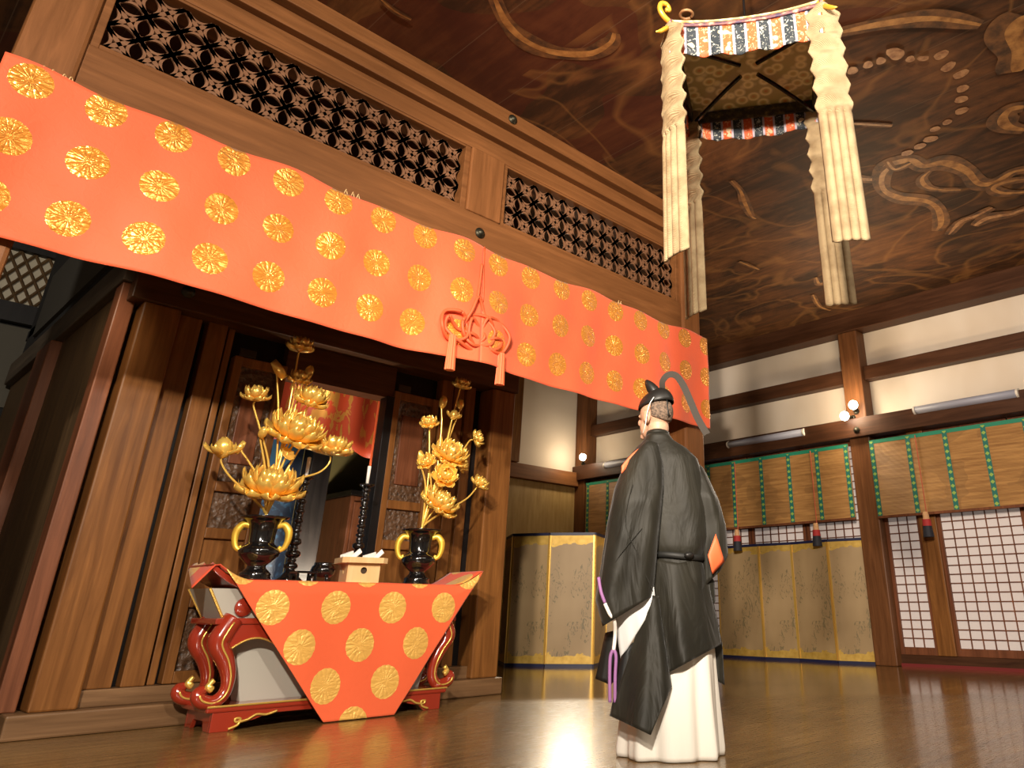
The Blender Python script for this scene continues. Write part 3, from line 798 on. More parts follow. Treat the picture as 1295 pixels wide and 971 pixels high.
# saddle plate and apron with scalloped gilt edge
bm = bx(1.88, 3.58, 5.09, 5.50, .565, .60); link('saddle_plate', bm, M['red'], alt, bevel=.008)
def scal(s):
    return .40+.10*abs(math.sin(s*PI*3.5))+.05*abs(2*s-1)**2*0
for y, sg in ((5.115, -1), (5.475, 1)):
    bm = B(); top = []; bot = []
    for i in range(57):
        s = i/56; x = 1.97+1.52*s
        top.append((x, y, .567)); bot.append((x, y, .455+.055*abs(math.sin(s*PI*5))-.045*abs(2*s-1)**3))
    sheet(bm, lambda s, t: Vector((top[round(s*56)][0], y, top[round(s*56)][2]*(1-t)+bot[round(s*56)][2]*t)), 56, 2)
    link('apron', bm, M['red'], alt, solid=.022)
    bm = B(); tube(bm, [Vector(p)+Vector((0, sg*.013, 0)) for p in bot], .006, 6); link('gilt_edge', bm, M['gold_d'], alt, smooth=True)
link('pale_panel', hexa(B(), [(2.16, 5.22, .13), (3.40, 5.22, .13), (3.40, 5.36, .13), (2.16, 5.36, .13)], [(2.06, 5.22, .50), (3.50, 5.22, .50), (3.50, 5.36, .50), (2.06, 5.36, .50)]), M['stone'], alt, bevel=.01)
# cat legs
for sx, x0 in ((-1, 1.97), (1, 3.49)):
    for y in (5.12, 5.44):
        prof = [(.02, .60), (-.015, .53), (-.03, .46), (0.02, .37), (.055, .28), (.05, .20), (.0, .155), (-.055, .165), (-.075, .205), (-.045, .225)]
        pts = [(x0 - sx*p, y + (-.0 if y < 5.3 else 0), z) for p, z in prof]
        pts = [(x0 + sx*(-p if p > 0 else -p*1.3), y, z) for p, z in prof]
        P = curve_pts(pts, 5); n = len(P)
        rad = [interp([(0, .060), (.18, .064), (.35, .050), (.5, .036), (.7, .038), (.85, .040), (1, .022)], i/(n-1))[0] for i in range(n)]
        bm = B(); tube(bm, P, rad, 12); lg = link('leg', bm, M['red'], alt, smooth=True)
        bm = B(); Q = [p+Vector((0, -r*.98, 0)) for p, r in zip(P, rad)]
        tube(bm, Q[2:-6], .006, 6); link('gilt_line', bm, M['gold_d'], lg, smooth=True)
        bm = B(); tube(bm, curve_pts([(x0+sx*.03, y-.02, .27), (x0+sx*.055, y-.02, .24), (x0+sx*.03, y-.02, .22)], 4), [.016]*4+[.02]*5, 7)
        link('gilt_spur', bm, M['gold_d'], lg, smooth=True)
        bm = B(); sphere(bm, (x0, y, .150), .045, 14, 8, 1.2, 1.0, .5); link('foot', bm, M['red'], lg, smooth=True)
# base
bm = bx(1.93, 3.55, 5.09, 5.50, .100, .135); link('base_plate', bm, M['red'], alt, bevel=.010)
for y in (5.10, 5.47):
    bm = B()
    pts = [(1.97, 0), (2.10, 0), (2.14, .035), (2.22, .05), (2.30, .075), (3.18, .075), (3.26, .05), (3.34, .035), (3.38, 0), (3.51, 0), (3.51, .100), (1.97, .100)]
    poly_prism(bm, [(x, y, z) for x, z in pts], (0, .025, 0)); link('base_skirt', bm, M['red'], alt, bevel=.003)
for x in (1.97, 3.485):
    bm = B(); poly_prism(bm, [(x, yy, z) for yy, z in ((5.126, 0), (5.20, 0), (5.23, .05), (5.37, .05), (5.40, 0), (5.469, 0), (5.469, .100), (5.126, .100))], (.025, 0, 0)); link('base_skirt', bm, M['red'], alt, bevel=.003)
for sx, xx in ((1, 2.10), (-1, 3.38)):
    bm = B(); P = curve_pts([(xx-sx*.03, 5.093, .012), (xx+sx*.02, 5.093, .03), (xx+sx*.03, 5.093, .06), (xx, 5.093, .062), (xx+sx*.01, 5.093, .045), (xx+sx*.07, 5.093, .052), (xx+sx*.12, 5.093, .075), (xx+sx*.18, 5.093, .07), (xx+sx*.24, 5.093, .085)], 5)
    tube(bm, P, .007, 6); link('gilt_scroll', bm, M['gold_d'], alt, smooth=True)
bm = B(); tube(bm, [(1.93, 5.088, .132), (3.55, 5.088, .132)], .006, 6); link('gilt_edge', bm, M['gold_d'], alt)

# altar cloth
cl = thing('altar_cloth', 'orange altar cloth with gold discs hanging in a triangle from the table front', 'cloth', (2.78, 5.07, .8))
def cz(x):
    if x < 1.83: return .925-1.25*(1.83-x)
    return top_prof(x)+.010
def ctop(s, t):
    x = 1.70+(3.78-1.70)*s+.10*t*(1-s)**6
    return Vector((x, 5.065+(5.50-5.065)*t, cz(x)+.004*math.sin(x*9)*(t > .02)))
bm = B(); sheet(bm, ctop, 80, 8); link('top_cloth', bm, M['cloth_t'], cl, smooth=True, solid=.004)
def cfront(s, t):
    xl0, xr0 = 1.86, 3.765
    xt = xl0+(xr0-xl0)*s
    xl = 1.86+(2.60-1.86)*t; xr = 3.765+(3.09-3.765)*t
    x = xl+(xr-xl)*s
    zt = cz(xt)-.002
    z = zt*(1-t)+.006*t
    fold = .018*math.sin(x*7+1)*t*(1-t)*2+.012*math.sin(x*17+z*4)*t*(1-t)
    return Vector((x, 5.062-.018*min(1, t*12)-.035*t**3+fold-.01, z))
bm = B(); sheet(bm, cfront, 90, 70); link('front_drop', bm, M['cloth_f'], cl, smooth=True, solid=.004)

# ================================================================== VASES
TOPZ = ZT+.012
def vase(loc, label):
    root = thing('altar_vase', label, 'vase', loc, group='black altar vases')
    k = 1.0
    prof = [(.0, 0), (.095, 0), (.100, .012), (.092, .028), (.096, .040), (.085, .052), (.060, .075), (.056, .092), (.085, .115), (.120, .15), (.128, .18), (.112, .205), (.085, .222), (.080, .235), (.082, .30), (.092, .345), (.120, .372), (.150, .385), (.152, .392), (.118, .386), (.085, .36), (.075, .31), (.0, .30)]
    bm = B(); lathe(bm, prof, n=40, cap=False); link('body', bm, M['black'], root, smooth=True, local=True)
    for s in (-1, 1):
        pts = [(s*.080, 0, .335), (s*.125, 0, .345), (s*.158, 0, .305), (s*.162, 0, .25), (s*.145, 0, .20), (s*.112, 0, .185), (s*.125, 0, .21)]
        bm = B(); P = curve_pts(pts, 5); n = len(P)
        tube(bm, P, [interp([(0, .015), (.3, .020), (.6, .014), (1, .008)], i/(n-1))[0] for i in range(n)], 10, 1.3)
        link('handle', bm, M['yellow'], root, smooth=True, local=True)
    return root
VL = Vector((2.125, 5.27, TOPZ)); VR = Vector((3.315, 5.27, TOPZ))
v1 = vase(VL, 'black vase with yellow ear handles on the left of the altar')
v1.rotation_euler = (0, 0, R(-35))
v2 = dup(v1, VR, R(-35), 'black vase with yellow ear handles on the right of the altar')

# ================================================================== GILT LOTUS ARRANGEMENTS
def basis(d):
    d = Vector(d).normalized(); s = d.cross(Vector((0, 0, 1)))
    if s.length < .05: s = Vector((1, 0, 0))
    s.normalize(); return d, s, s.cross(d)
def petal(bm, c, d, s, u, ang, L, W, op, lift=0.0):
    """spoon petal leaving centre c, axis d, around angle ang; op 0 closed .. 1 flat/open"""
    rad = s*math.cos(ang)+u*math.sin(ang); tan = -s*math.sin(ang)+u*math.cos(ang)
    g = []
    for j in range(7):
        t = j/6; th = (1-op)*1.25*(1-t*.5)+.05
        # curve: start along rad, bend towards axis
        a0 = op*PI/2
        rr = L*(math.sin(a0)*t+.30*math.sin(PI*t)*(1-op*.4)); hh = L*(math.cos(a0)*t+op*.35*t*t+.05)
        if op > .8: hh -= L*.25*t*t*(op-.8)*5*.6
        w = W*math.sin(PI*(.12+.80*t))**.8
        row = []
        for i in range(5):
            q = (i-2)/2
            row.append(bm.verts.new(c+rad*(rr-.16*W*0)+d*(hh+lift+.30*W*q*q)+tan*(q*w*.5)-rad*(.18*W*q*q*(1-op))))
        g.append(row)
    for a, b in zip(g, g[1:]):
        for i in range(4): bm.faces.new((a[i], a[i+1], b[i+1], b[i]))
def lotus(c, d, r, kind):
    bm = B(); c = Vector(c); d, s, u = basis(d)
    if kind == 'big':
        for lay, (n, op, L, W) in enumerate(((9, 1.0, 1.05, .62), (9, .78, 1.0, .58), (7, .50, .85, .52), (5, .22, .7, .48))):
            for k in range(n): petal(bm, c, d, s, u, 2*PI*(k+.5*(lay % 2))/n, r*L, r*W, op, .05*r*lay)
    elif kind == 'lotus':
        for lay, (n, op, L, W) in enumerate(((6, .95, 1.0, .75), (6, .62, .95, .7), (5, .25, .8, .65))):
            for k in range(n): petal(bm, c, d, s, u, 2*PI*(k+.5*(lay % 2))/n, r*L, r*W, op, .06*r*lay)
    elif kind == 'cup':      # round bud cradled by open sepals
        bmesh.ops.create_uvsphere(bm, u_segments=16, v_segments=10, radius=1, matrix=Matrix.Translation(c+d*r*.55) @ d.to_track_quat('Z', 'Y').to_matrix().to_4x4() @ Matrix.Diagonal((r*.5, r*.5, r*.62, 1)))
        for k in range(5): petal(bm, c, d, s, u, 2*PI*k/5, r*.95, r*.62, .12)
        for k in range(4): petal(bm, c, d, s, u, 2*PI*(k+.1)/4, r*1.25, r*.62, .85)
    elif kind == 'bud':
        bmesh.ops.create_uvsphere(bm, u_segments=14, v_segments=9, radius=1, matrix=Matrix.Translation(c+d*r*.8) @ d.to_track_quat('Z', 'Y').to_matrix().to_4x4() @ Matrix.Diagonal((r*.62, r*.62, r*1.0, 1)))
        for k in range(4): petal(bm, c, d, s, u, 2*PI*k/4, r*1.5, r*.95, .10)
    elif kind == 'leaf':     # scalloped round leaf, slightly cupped
        n = 40
        def lf(q, t):
            a = 2*PI*q; rr = r*t*(1+.07*t*math.sin(a*10)); return c+s*(rr*math.cos(a))+u*(rr*math.sin(a))+d*(r*(.28*t*t+.06*t*math.sin(a*10)))
        sheet(bm, lf, n, 6, True)
    elif kind == 'curl':     # narrow curled leaf
        def lf(q, t):
            w = r*.5*math.sin(PI*(.08+.9*t)); return c+d*(r*1.6*(t-.35))+s*((q-.5)*2*w)+u*(r*.5*(2*q-1)**2+r*.55*(t-.4)**2)
        sheet(bm, lf, 6, 10)
    bmesh.ops.remove_doubles(bm, verts=bm.verts[:], dist=.0003)
    return bm
def arrangement(base, yb, items, label, stems_from):
    root = thing('lotus_arrangement', label, 'gilt flowers', base, group='gilt lotus arrangements')
    for (u_, v_, rp, kind, dirn, dy, *via) in items:
        p = at_y(u_, v_, yb+dy)
        d = Vector(dirn).normalized()
        r = rp/192.0*(1.18 if kind in ('big', 'lotus') else 1.08)
        mat = M['gold_d'] if v_ < 512 else M['gold']  # blooms higher up take the duller gold
        fl = link({'big': 'large_lotus', 'lotus': 'lotus', 'cup': 'lotus_bud', 'bud': 'bud', 'leaf': 'leaf', 'curl': 'curled_leaf'}[kind], lotus(p, d, r, kind), mat, root, smooth=True, solid=.003)
        mid = [at_y(*q, yb+dy*.6) for q in via]
        pts = [stems_from, stems_from+Vector((0, 0, .10))]+mid+[p-d*r*.35*(kind not in ('leaf', 'curl')), p]
        bm = B(); P = curve_pts(pts, 6); tube(bm, P, [.0095-.004*i/len(P) for i in range(len(P))], 7)
        link('stem', bm, M['gold'], fl, smooth=True)
    return root
cam_dir = Vector((-.4, -.9, .0))
arrangement(VL+Vector((0, 0, .31)), 5.27, [
    (338, 632, 34, 'big', (-.05, -.35, 1), -.03),
    (366, 560, 33, 'big', (.12, -.60, 1), -.02, (345, 600)),
    (378, 446, 17, 'lotus', (.0, -.15, 1), .02, (352, 590), (372, 480)),
    (387, 478, 9, 'bud', (.2, -.2, 1), .0, (355, 580), (378, 500)),
    (377, 486, 15, 'lotus', (.0, -.3, 1), .03, (352, 580)),
    (350, 474, 16, 'curl', (-.75, -.1, .65), .0, (349, 590), (352, 520)),
    (322, 508, 16, 'lotus', (-.15, -.35, 1), -.02, (340, 590), (328, 540)),
    (389, 514, 22, 'lotus', (.1, -.55, 1), -.04, (356, 590), (380, 545)),
    (330, 552, 8, 'bud', (-.1, -.8, .6), -.05, (336, 600)),
    (281, 578, 19, 'cup', (-.15, -.2, 1), -.03, (322, 632), (292, 604)),
    (418, 577, 23, 'big', (.0, -.12, 1), -.03, (362, 612), (402, 598)),
    (363, 575, 9, 'leaf', (.2, -.9, .5), -.08, (348, 610)),
    (391, 548, 12, 'curl', (.6, -.3, .6), -.05, (356, 606)),
    (305, 570, 10, 'curl', (.3, -.3, .7), .03, (330, 610)),
], 'gilt lotus arrangement in the left altar vase', VL+Vector((0, 0, .31)))
arrangement(VR+Vector((0, 0, .31)), 5.27, [
    (549, 645, 26, 'big', (.30, -.55, .8), -.03),
    (564, 582, 25, 'big', (.05, -.70, .8), -.02, (548, 630)),
    (560, 606, 18, 'lotus', (-.2, -.8, .4), -.08, (548, 630)),
    (541, 588, 13, 'lotus', (-.7, -.4, .6), -.03, (545, 620)),
    (582, 492, 14, 'lotus', (.1, -.3, 1), .03, (552, 610), (574, 520)),
    (559, 515, 9, 'bud', (.0, -.2, 1), .0, (550, 610), (558, 545)),
    (572, 530, 12, 'cup', (.1, -.3, 1), .0, (552, 610), (566, 555)),
    (543, 540, 13, 'lotus', (-.4, -.4, .8), -.02, (542, 600)),
    (582, 516, 8, 'bud', (.1, .2, 1), .06, (566, 560)),
    (598, 556, 13, 'lotus', (.7, -.5, .3), .0, (560, 600), (586, 568)),
    (530, 582, 12, 'curl', (-.4, -.2, .9), -.03, (538, 615)),
    (603, 616, 14, 'lotus', (.35, -.45, .8), -.02, (556, 650), (588, 632)),
    (579, 588, 12, 'lotus', (.7, -.5, .2), .0, (560, 610)),
], 'gilt lotus arrangement in the right altar vase', VR+Vector((0, 0, .31)))

# ================================================================== CANDLESTICKS
def candlestick(loc, label):
    root = thing('altar_candlestick', label, 'candlestick', loc, group='black altar candlesticks')
    prof = [(0, 0), (.085, 0), (.09, .012), (.07, .03), (.045, .05), (.03, .08)]
    z = .08
    seq = [(.045, .045), (.03, .03), (.05, .05), (.028, .03), (.042, .05)] + [(.024, .035), (.030, .03)]*6
    for r, h in seq:
        prof += [(r*.62, z), (r, z+h*.3), (r, z+h*.7), (r*.62, z+h)]; z += h
    prof += [(.02, z), (.052, z+.02), (.054, z+.028), (.01, z+.022), (0, z+.022)]
    bm = B(); lathe(bm, prof, n=24, cap=False); link('column', bm, M['black'], root, smooth=True, local=True)
    bm = B(); lathe(bm, [(0, z+.02), (.004, z+.02), (.001, z+.08)], n=6, cap=False); link('spike', bm, M['iron'], root, local=True)
    return root, z+.023
c1, ch = candlestick((2.405, 5.40, TOPZ), 'slender black candlestick left of the offering stand')
c2 = dup(c1, (2.885, 5.41, TOPZ), None, 'slender black candlestick behind the offering stand')
for p, lab in (((2.405, 5.40), 'white candle on the left black candlestick'), ((2.885, 5.41), 'white candle on the candlestick behind the offering stand')):
    bm = B(); lathe(bm, [(0, 0), (.011, 0), (.0135, .14), (.006, .144), (0, .144)], n=14, cap=False)
    o = link('candle', bm, M['candle'], smooth=True); o.location = (p[0], p[1], TOPZ+ch); tag(o, lab, 'candle', 'white altar candles')
    w = B(); tube(w, [(0, 0, .142), (.001, 0, .155)], .0015, 5); link('wick', w, M['black'], o, local=True)
# black incense burner
ib = thing('incense_burner', 'low black lacquer incense burner beside the offering stand', 'incense burner', (2.59, 5.30, TOPZ))
bm = B(); lathe(bm, [(0, 0.03), (.05, .03), (.075, .05), (.082, .075), (.075, .10), (.06, .115), (.066, .125), (.055, .128), (.05, .115), (0, .11)], n=28, cap=False); link('bowl', bm, M['black'], ib, smooth=True, local=True)
for k in range(3):
    a = 2*PI*k/3+.5; bm = B(); tube(bm, curve_pts([(.055*math.cos(a), .055*math.sin(a), .05), (.078*math.cos(a), .078*math.sin(a), .025), (.072*math.cos(a), .072*math.sin(a), 0)], 4), .012, 8); link('leg', bm, M['black'], ib, smooth=True, local=True)
bt = thing('black_tray', 'black lacquer stand between the left vase and the incense burner', 'stand', (2.425, 5.23, TOPZ))
bm = box(B(), -.07, .07, -.06, .06, .05, .065); link('tray', bm, M['black'], bt, bevel=.004, local=True)
for sx in (-1, 1):
    for sy in (-1, 1):
        bm = box(B(), sx*.06-.008, sx*.06+.008, sy*.05-.008, sy*.05+.008, 0, .05); link('leg', bm, M['black'], bt, bevel=.003, local=True)

# ================================================================== OFFERING STAND
os_ = thing('offering_stand', 'pale cypress offering stand with a round hole on the altar', 'offering stand', (2.81, 5.20, TOPZ), R(-14))
def wall_hole(w, h, hr):
    bm = B(); n = 24; outer = []; inner = []
    for k in range(n):
        a = 2*PI*(k+.5)/n; c, s = math.cos(a), math.sin(a); q = min(w/2/abs(c), h/2/abs(s)) if abs(c) > 1e-6 and abs(s) > 1e-6 else w/2
        outer.append(bm.verts.new((q*c, 0, h/2+q*s))); inner.append(bm.verts.new((hr*c, 0, h*.62+hr*s)))
    # add exact corners by snapping nearest
    for cx, czz in ((-w/2, 0), (w/2, 0), (w/2, h), (-w/2, h)):
        v = min(outer, key=lambda v: (v.co.x-cx)**2+(v.co.z-czz)**2); v.co = (cx, 0, czz)
    for k in range(n): bm.faces.new((outer[k], outer[(k+1) % n], inner[(k+1) % n], inner[k]))
    return bm
for k in range(4):
    o = link('side_panel', wall_hole(.215, .125, .022), M['hinoki'], os_, solid=.010, local=True)
    a = k*PI/2; o.location = Matrix.Rotation(a, 3, 'Z') @ Vector((0, -.105, 0)); o.rotation_euler = (0, 0, a)
link('hole_shade_block', box(B(), -.085, .085, -.085, .085, .01, .12), plain('hole_shade', (.06, .03, .012), .8), os_, local=True)  # block added inside, its dark colour stands in for shade in the hole
bm = B(); k = .155; c = .04
oc = [(-k+c, -k), (k-c, -k), (k, -k+c), (k, k-c), (k-c, k), (-k+c, k), (-k, k-c), (-k, -k+c)]
poly_prism(bm, [(x, y, .125) for x, y in oc], (0, 0, .010)); link('tray', bm, M['hinoki'], os_, local=True)
bm = B()
for i in range(8):
    p, q = Vector((*oc[i], .135)), Vector((*oc[(i+1) % 8], .135)); m = Vector((0, 0, .135))
    ins = lambda v: v+(m-v).normalized()*.010
    hexa(bm, [p, q, ins(q), ins(p)], [v+Vector((0, 0, .026)) for v in (p, q, ins(q), ins(p))])
link('rim', bm, M['hinoki'], os_, local=True)
for i, (dx, dy, rz, tilt, lab) in enumerate(((-.10, .0, .4, .5, 'folded white paper at the left of the offering tray'), (-.045, -.03, -.5, .75, 'folded white paper standing in the middle of the offering tray'),
                                     (.06, .02, .3, .45, 'folded white paper lying right of the tray middle'), (.115, -.02, -.6, .8, 'folded white paper at the right edge of the offering tray'))):
    bm = B()
    hexa(bm, [(-.05, -.022, 0), (.05, -.022, 0), (.05, .022, 0), (-.05, .022, 0)], [(-.045, -.012, .03), (.055, -.016, .034), (.05, .018, .028), (-.05, .014, .03)])
    o = link('folded_paper', bm, M['paper'], bevel=.004); o.rotation_euler = (0, -tilt if i % 2 else -tilt*.6, rz)
    pp = Vector((2.81, 5.20, TOPZ+.165)) + Matrix.Rotation(R(-14), 3, 'Z') @ Vector((dx, dy, 0)); o.location = pp
    tag(o, lab, 'paper', 'folded papers on the offering stand')

# ================================================================== FOLDING SCREENS
g = G('gold_landscape_screen', (.4, .28, .1), .5)
x, y, z = g.xyz()
cl1 = g.noise(g.coord((1.6, 1.6, 3.2)), 2.4, 4, .55, .8)
band = g.m('ABSOLUTE', g.m('SUBTRACT', z, .78))
goldm = g.m('GREATER_THAN', g.m('ADD', band, g.m('MULTIPLY', cl1, .38)), .83)
paint = g.noise(g.coord((7, 7, 3.4)), 2.2, 6, .68, 2.2)
mid = g.ramp(g.noise(g.coord((1, 1, .6)), 1.5, 3), [(.3, (.27, .175, .080)), (.7, (.42, .29, .15))])
br = g.m('MULTIPLY', g.m('GREATER_THAN', paint, .555), g.m('LESS_THAN', g.noise(g.coord((1.6, 1.6, 1.1)), 1.6, 2), .50))
mid = g.mix(g.m('MULTIPLY', br, .6), mid, (.085, .085, .042))
gcol = g.ramp(g.noise(g.coord((1, 1, 1)), 12, 3), [(.3, (.50, .30, .05)), (.7, (.66, .43, .10))])
g.set('Base Color', g.mix(goldm, mid, gcol)); g.set('Metallic', g.m('MULTIPLY', goldm, .35)); M['screen'] = g.mat
M['navy'] = plain('navy_screen_border', (.012, .014, .05), .45)

def folding(pts, h, label, name='folding_screen'):
    root = thing(name, label, 'folding screen', (*pts[len(pts)//2], 0), group='gold folding screens')
    for a, b in zip(pts, pts[1:]):
        a, b = Vector((*a, 0)), Vector((*b, 0)); L = (b-a).length; ang = math.atan2((b-a).y, (b-a).x)
        leaf = link('leaf', box(B(), .004, L-.004, -.010, .010, .03, h-.03), M['screen'], root)
        leaf.matrix_parent_inverse = Matrix.Identity(4); leaf.location = a-Vector(root.location); leaf.rotation_euler = (0, 0, ang)
        for z0, z1 in ((0, .035), (h-.035, h)): link('border', box(B(), .004, L-.004, -.016, .016, z0, z1), M['navy'], leaf, local=True)
        for xa in (.002, L-.020): link('gilt_stile', box(B(), xa, xa+.018, -.017, .013, .035, h-.035), M['gold_d'], leaf, local=True)
    return root
fs1 = folding([(6.79, 8.62), (6.50, 8.12), (6.735, 7.66), (7.10, 7.20), (7.62, 7.50), (7.98, 6.98)], 1.56, 'tall gold folding screen standing left of the robed person')
fs2 = folding([(9.80, 7.25), (9.74, 6.445), (9.80, 5.93), (9.71, 5.305), (9.80, 4.815)], 1.53, 'gold folding screen standing below the left bamboo blind')

# ================================================================== BAMBOO BLINDS
g = G('bamboo_slats', (.4, .2, .06), .55)
x, y, z = g.xyz()
sl = g.m('SINE', g.m('MULTIPLY', z, 2*PI/.012)); nn = g.noise(g.coord((1, 1.2, 20)), 2.0, 4); blot = g.noise(g.coord((1, .8, 1)), 1.6, 2)
g.set('Base Color', g.mix(g.m('MULTIPLY', g.m('GREATER_THAN', blot, .56), .35), g.ramp(nn, [(.3, (.26, .12, .035)), (.7, (.48, .25, .08))]), (.20, .10, .035)))
g.bump(sl, .5, .004); M['bamboo'] = g.mat
g = G('green_checked_ribbon', (.02, .3, .12), .6)
x, y, z = g.xyz()
fz = g.m('ABSOLUTE', g.m('SUBTRACT', g.m('FRACT', g.m('MULTIPLY', z, 1/.085)), .5)); fy = g.m('ABSOLUTE', g.m('MULTIPLY', y, 1/.062))
dm = g.m('LESS_THAN', g.m('ADD', g.m('MULTIPLY', fz, 1.6), fy), .45)
g.set('Base Color', g.mix(dm, (.008, .13, .10), (.26, .40, .07))); M['ribbon'] = g.mat
M['green'] = plain('green_silk', (.01, .20, .11), .6)
M['cordred'] = plain('red_cord', (.45, .08, .03), .7)

def blind(y0, y1, zt, zb, rib, tas, label):
    xb = 9.655
    root = thing('bamboo_blind', label, 'bamboo blind', (xb, (y0+y1)/2, zt), group='bamboo blinds')
    bm = box(B(), xb, xb+.012, y0, y1, zb, zt); link('slats', bm, M['bamboo'], root)
    bm = box(B(), xb-.006, xb+.014, y0, y1, zb-.02, zb+.012); link('bottom_rail', bm, M['inner_red_z'], root, bevel=.004)
    bm = box(B(), xb-.004, xb, y0, y1, zt-.05, zt); link('top_border', bm, M['green'], root)
    for yy in rib:
        o = link('ribbon', box(B(), -.004, 0, -.031, .031, 0, zt-zb-.02), M['ribbon'], root, local=True); o.location = (-.001, yy-(y0+y1)/2, zb-zt)
    for yy, zz in tas:
        bm = B(); tube(bm, [(xb-.010, yy, zt-.02), (xb-.012, yy, zz+.23)], .006, 6); link('cord', bm, M['cordred'], root)
        bm = B(); lathe(bm, [(.0, .30), (.030, .30), (.038, .26), (.040, .22), (.046, .20), (.048, .16)], (xb-.045, yy, zz-.06), 16)
        ts = link('tassel_head', bm, plain('tan_silk', (.55, .30, .14), .7), root, smooth=True)
        bm = B(); lathe(bm, [(.0, .21), (.050, .21), (.055, .13), (0, .13)], (xb-.045, yy, zz-.06), 18, False); link('red_skirt', bm, plain('crimson_silk', (.38, .02, .02), .7), ts)
        bm = B(); lathe(bm, [(0, .14), (.052, .14), (.066, 0), (0, 0)], (xb-.045, yy, zz-.06), 18, False); link('black_skirt', bm, plain('black_silk', (.012, .012, .02), .7), ts)
    return root
blind(.9, 4.49, 2.765, 1.76, [4.46, 3.95, 3.46, 2.98, 2.49, 2.0], [(3.84, 1.53), (2.2, 1.53)], 'long bamboo blind with green ribbons right of the brown post')
blind(4.81, 7.59, 2.765, 1.77, [4.85, 5.31, 5.78, 6.26, 6.77, 7.25], [(5.40, 1.50), (6.73, 1.50)], 'bamboo blind with two tassels above the right folding screen')
blind(7.91, 10.05, 2.765, 1.77, [7.96, 8.5, 9.0, 9.5, 10.0], [], 'bamboo blind in the far corner behind the robed person')

# ================================================================== LAMPS
bulbm = emit('lit_bulb', (1.0, .90, .72), 40)
def bulb(loc, tgt, label):
    loc = Vector(loc); t = Vector(tgt)
    root = thing('globe_lamp', label, 'lamp', loc, group='round globe lamps')
    bm = B(); sphere(bm, (0, 0, 0), .062, 20, 14); link('globe', bm, bulbm, root, smooth=True, local=True)
    d = t-loc
    bm = B(); tube(bm, [d*.05/d.length, d], [.028, .016], 10); link('lamp_arm', bm, M['iron'], root, smooth=True, local=True)
    bm = B(); tube(bm, [d*.9, d*1.0], [.04, .04], 12); link('wall_plate', bm, M['iron'], root, smooth=True, local=True)
    ld = bpy.data.lights.new('lamp_light', 'POINT'); ld.energy = 18; ld.color = (1, .80, .52); ld.shadow_soft_size = .065
    lo = bpy.data.objects.new('lamp_light', ld); COL.objects.link(lo)
    dn = (-d).normalized()
    lo.location = loc+Vector((-.12, -.02, .02))
    return lo
bulb(at_x(1079, 512, 9.50), (9.70, 4.64, 3.20), 'upper of the two round lamps on the brown post')
bulb(at_x(1068, 526, 9.47), (9.70, 4.70, 3.12), 'lower of the two round lamps on the brown post')
lb = bulb(at_x(737, 578, 9.42), (9.66, 10.15, 3.12), 'single round lamp in the far corner of the recess'); lb.data.energy = 16
M['fluo'] = plain('grey_lamp_shade', (.30, .30, .36), .5); M['fluo_w'] = plain('white_lamp_cap', (.75, .68, .58), .5)
def fluo(y0, y1, z, label, x=9.66):
    root = thing('tube_lamp', label, 'lamp', (x, (y0+y1)/2, z), group='unlit tube lamps')
    L = (y1-y0)/2
    def sh(s, t):
        a = PI*s-.25; return Vector((-.015-.095*math.sin(a), (t-.5)*2*L, .055*math.cos(a)))
    bm = B(); sheet(bm, sh, 14, 2); link('shade', bm, M['fluo'], root, smooth=True, solid=.006, local=True)
    for sg in (-1, 1):
        bm = B(); P = [(-.015-.10*math.sin(PI*k/10-.25), sg*L, .062*math.cos(PI*k/10-.25)) for k in range(11)]
        poly_prism(bm, P, (0, sg*.025, 0)); link('end_cap', bm, M['fluo_w'], root, local=True)
    bm = box(B(), -.03, .045, -L*.8, L*.8, -.03, .03); link('backing', bm, M['fluo_w'], root, local=True)
    return root
fluo(2.50, 3.76, 3.055, 'unlit tube lamp above the long right blind')
fluo(5.46, 6.78, 3.015, 'unlit tube lamp above the blind with two tassels')
fluo(8.30, 9.50, 3.015, 'unlit tube lamp behind the robed person near the corner')

# ================================================================== ROBED PERSON
PB = Vector((3.223, 2.705, 0)); PD = Vector((PB.x, PB.y, 0)).normalized(); PU = Vector((PD.y, -PD.x, 0))
def L3(u, d, z): return PB+PU*u+PD*d+Vector((0, 0, z))
def pp(u_, v_, dd=0.0):
    """point of the person's upright plane, dd metres further away"""
    d = ray(u_, v_); k = (PB+PD*dd).dot(PD)/d.dot(PD); return EYE+d*k
fa = R(42); FACE = PD*math.cos(fa)-PU*math.sin(fa); LEFT = -PU*math.cos(fa)-PD*math.sin(fa)
per = thing('person', 'person in black court robe and white trousers seen from behind with tall black cap', 'person', PB)
g = G('skin', (.56, .32, .21), .5); g.set('Subsurface Weight', .15); g.set('Subsurface Radius', (.01, .004, .002))
M['skin'] = g.mat
g = G('black_silk_robe', (.030, .028, .022), .6, spec=.3)
wv = g.noise(g.coord((5, 5, 1.6)), 1.5, 3, .5, 1.2); wr_ = g.noise(g.coord((2, 2, 1)), 3, 3)
g.set('Base Color', g.ramp(wr_, [(.3, (.010, .009, .006)), (.7, (.021, .0185, .012))])); g.set('Sheen Weight', .12); g.set('Sheen Roughness', .4); g.bump(wv, .55, .03); M['robe'] = g.mat
g = G('white_silk', (.80, .75, .67), .6); g.bump(g.noise(g.coord((9, 9, 1)), 2, 4), .25, .012); M['white'] = g.mat
M['cap'] = plain('black_gauze_cap', (.012, .011, .010), .45)
M['capd'] = plain('black_gauze_tail', (.035, .027, .020), .8)
M['purple'] = plain('purple_cord', (.33, .14, .35), .65)
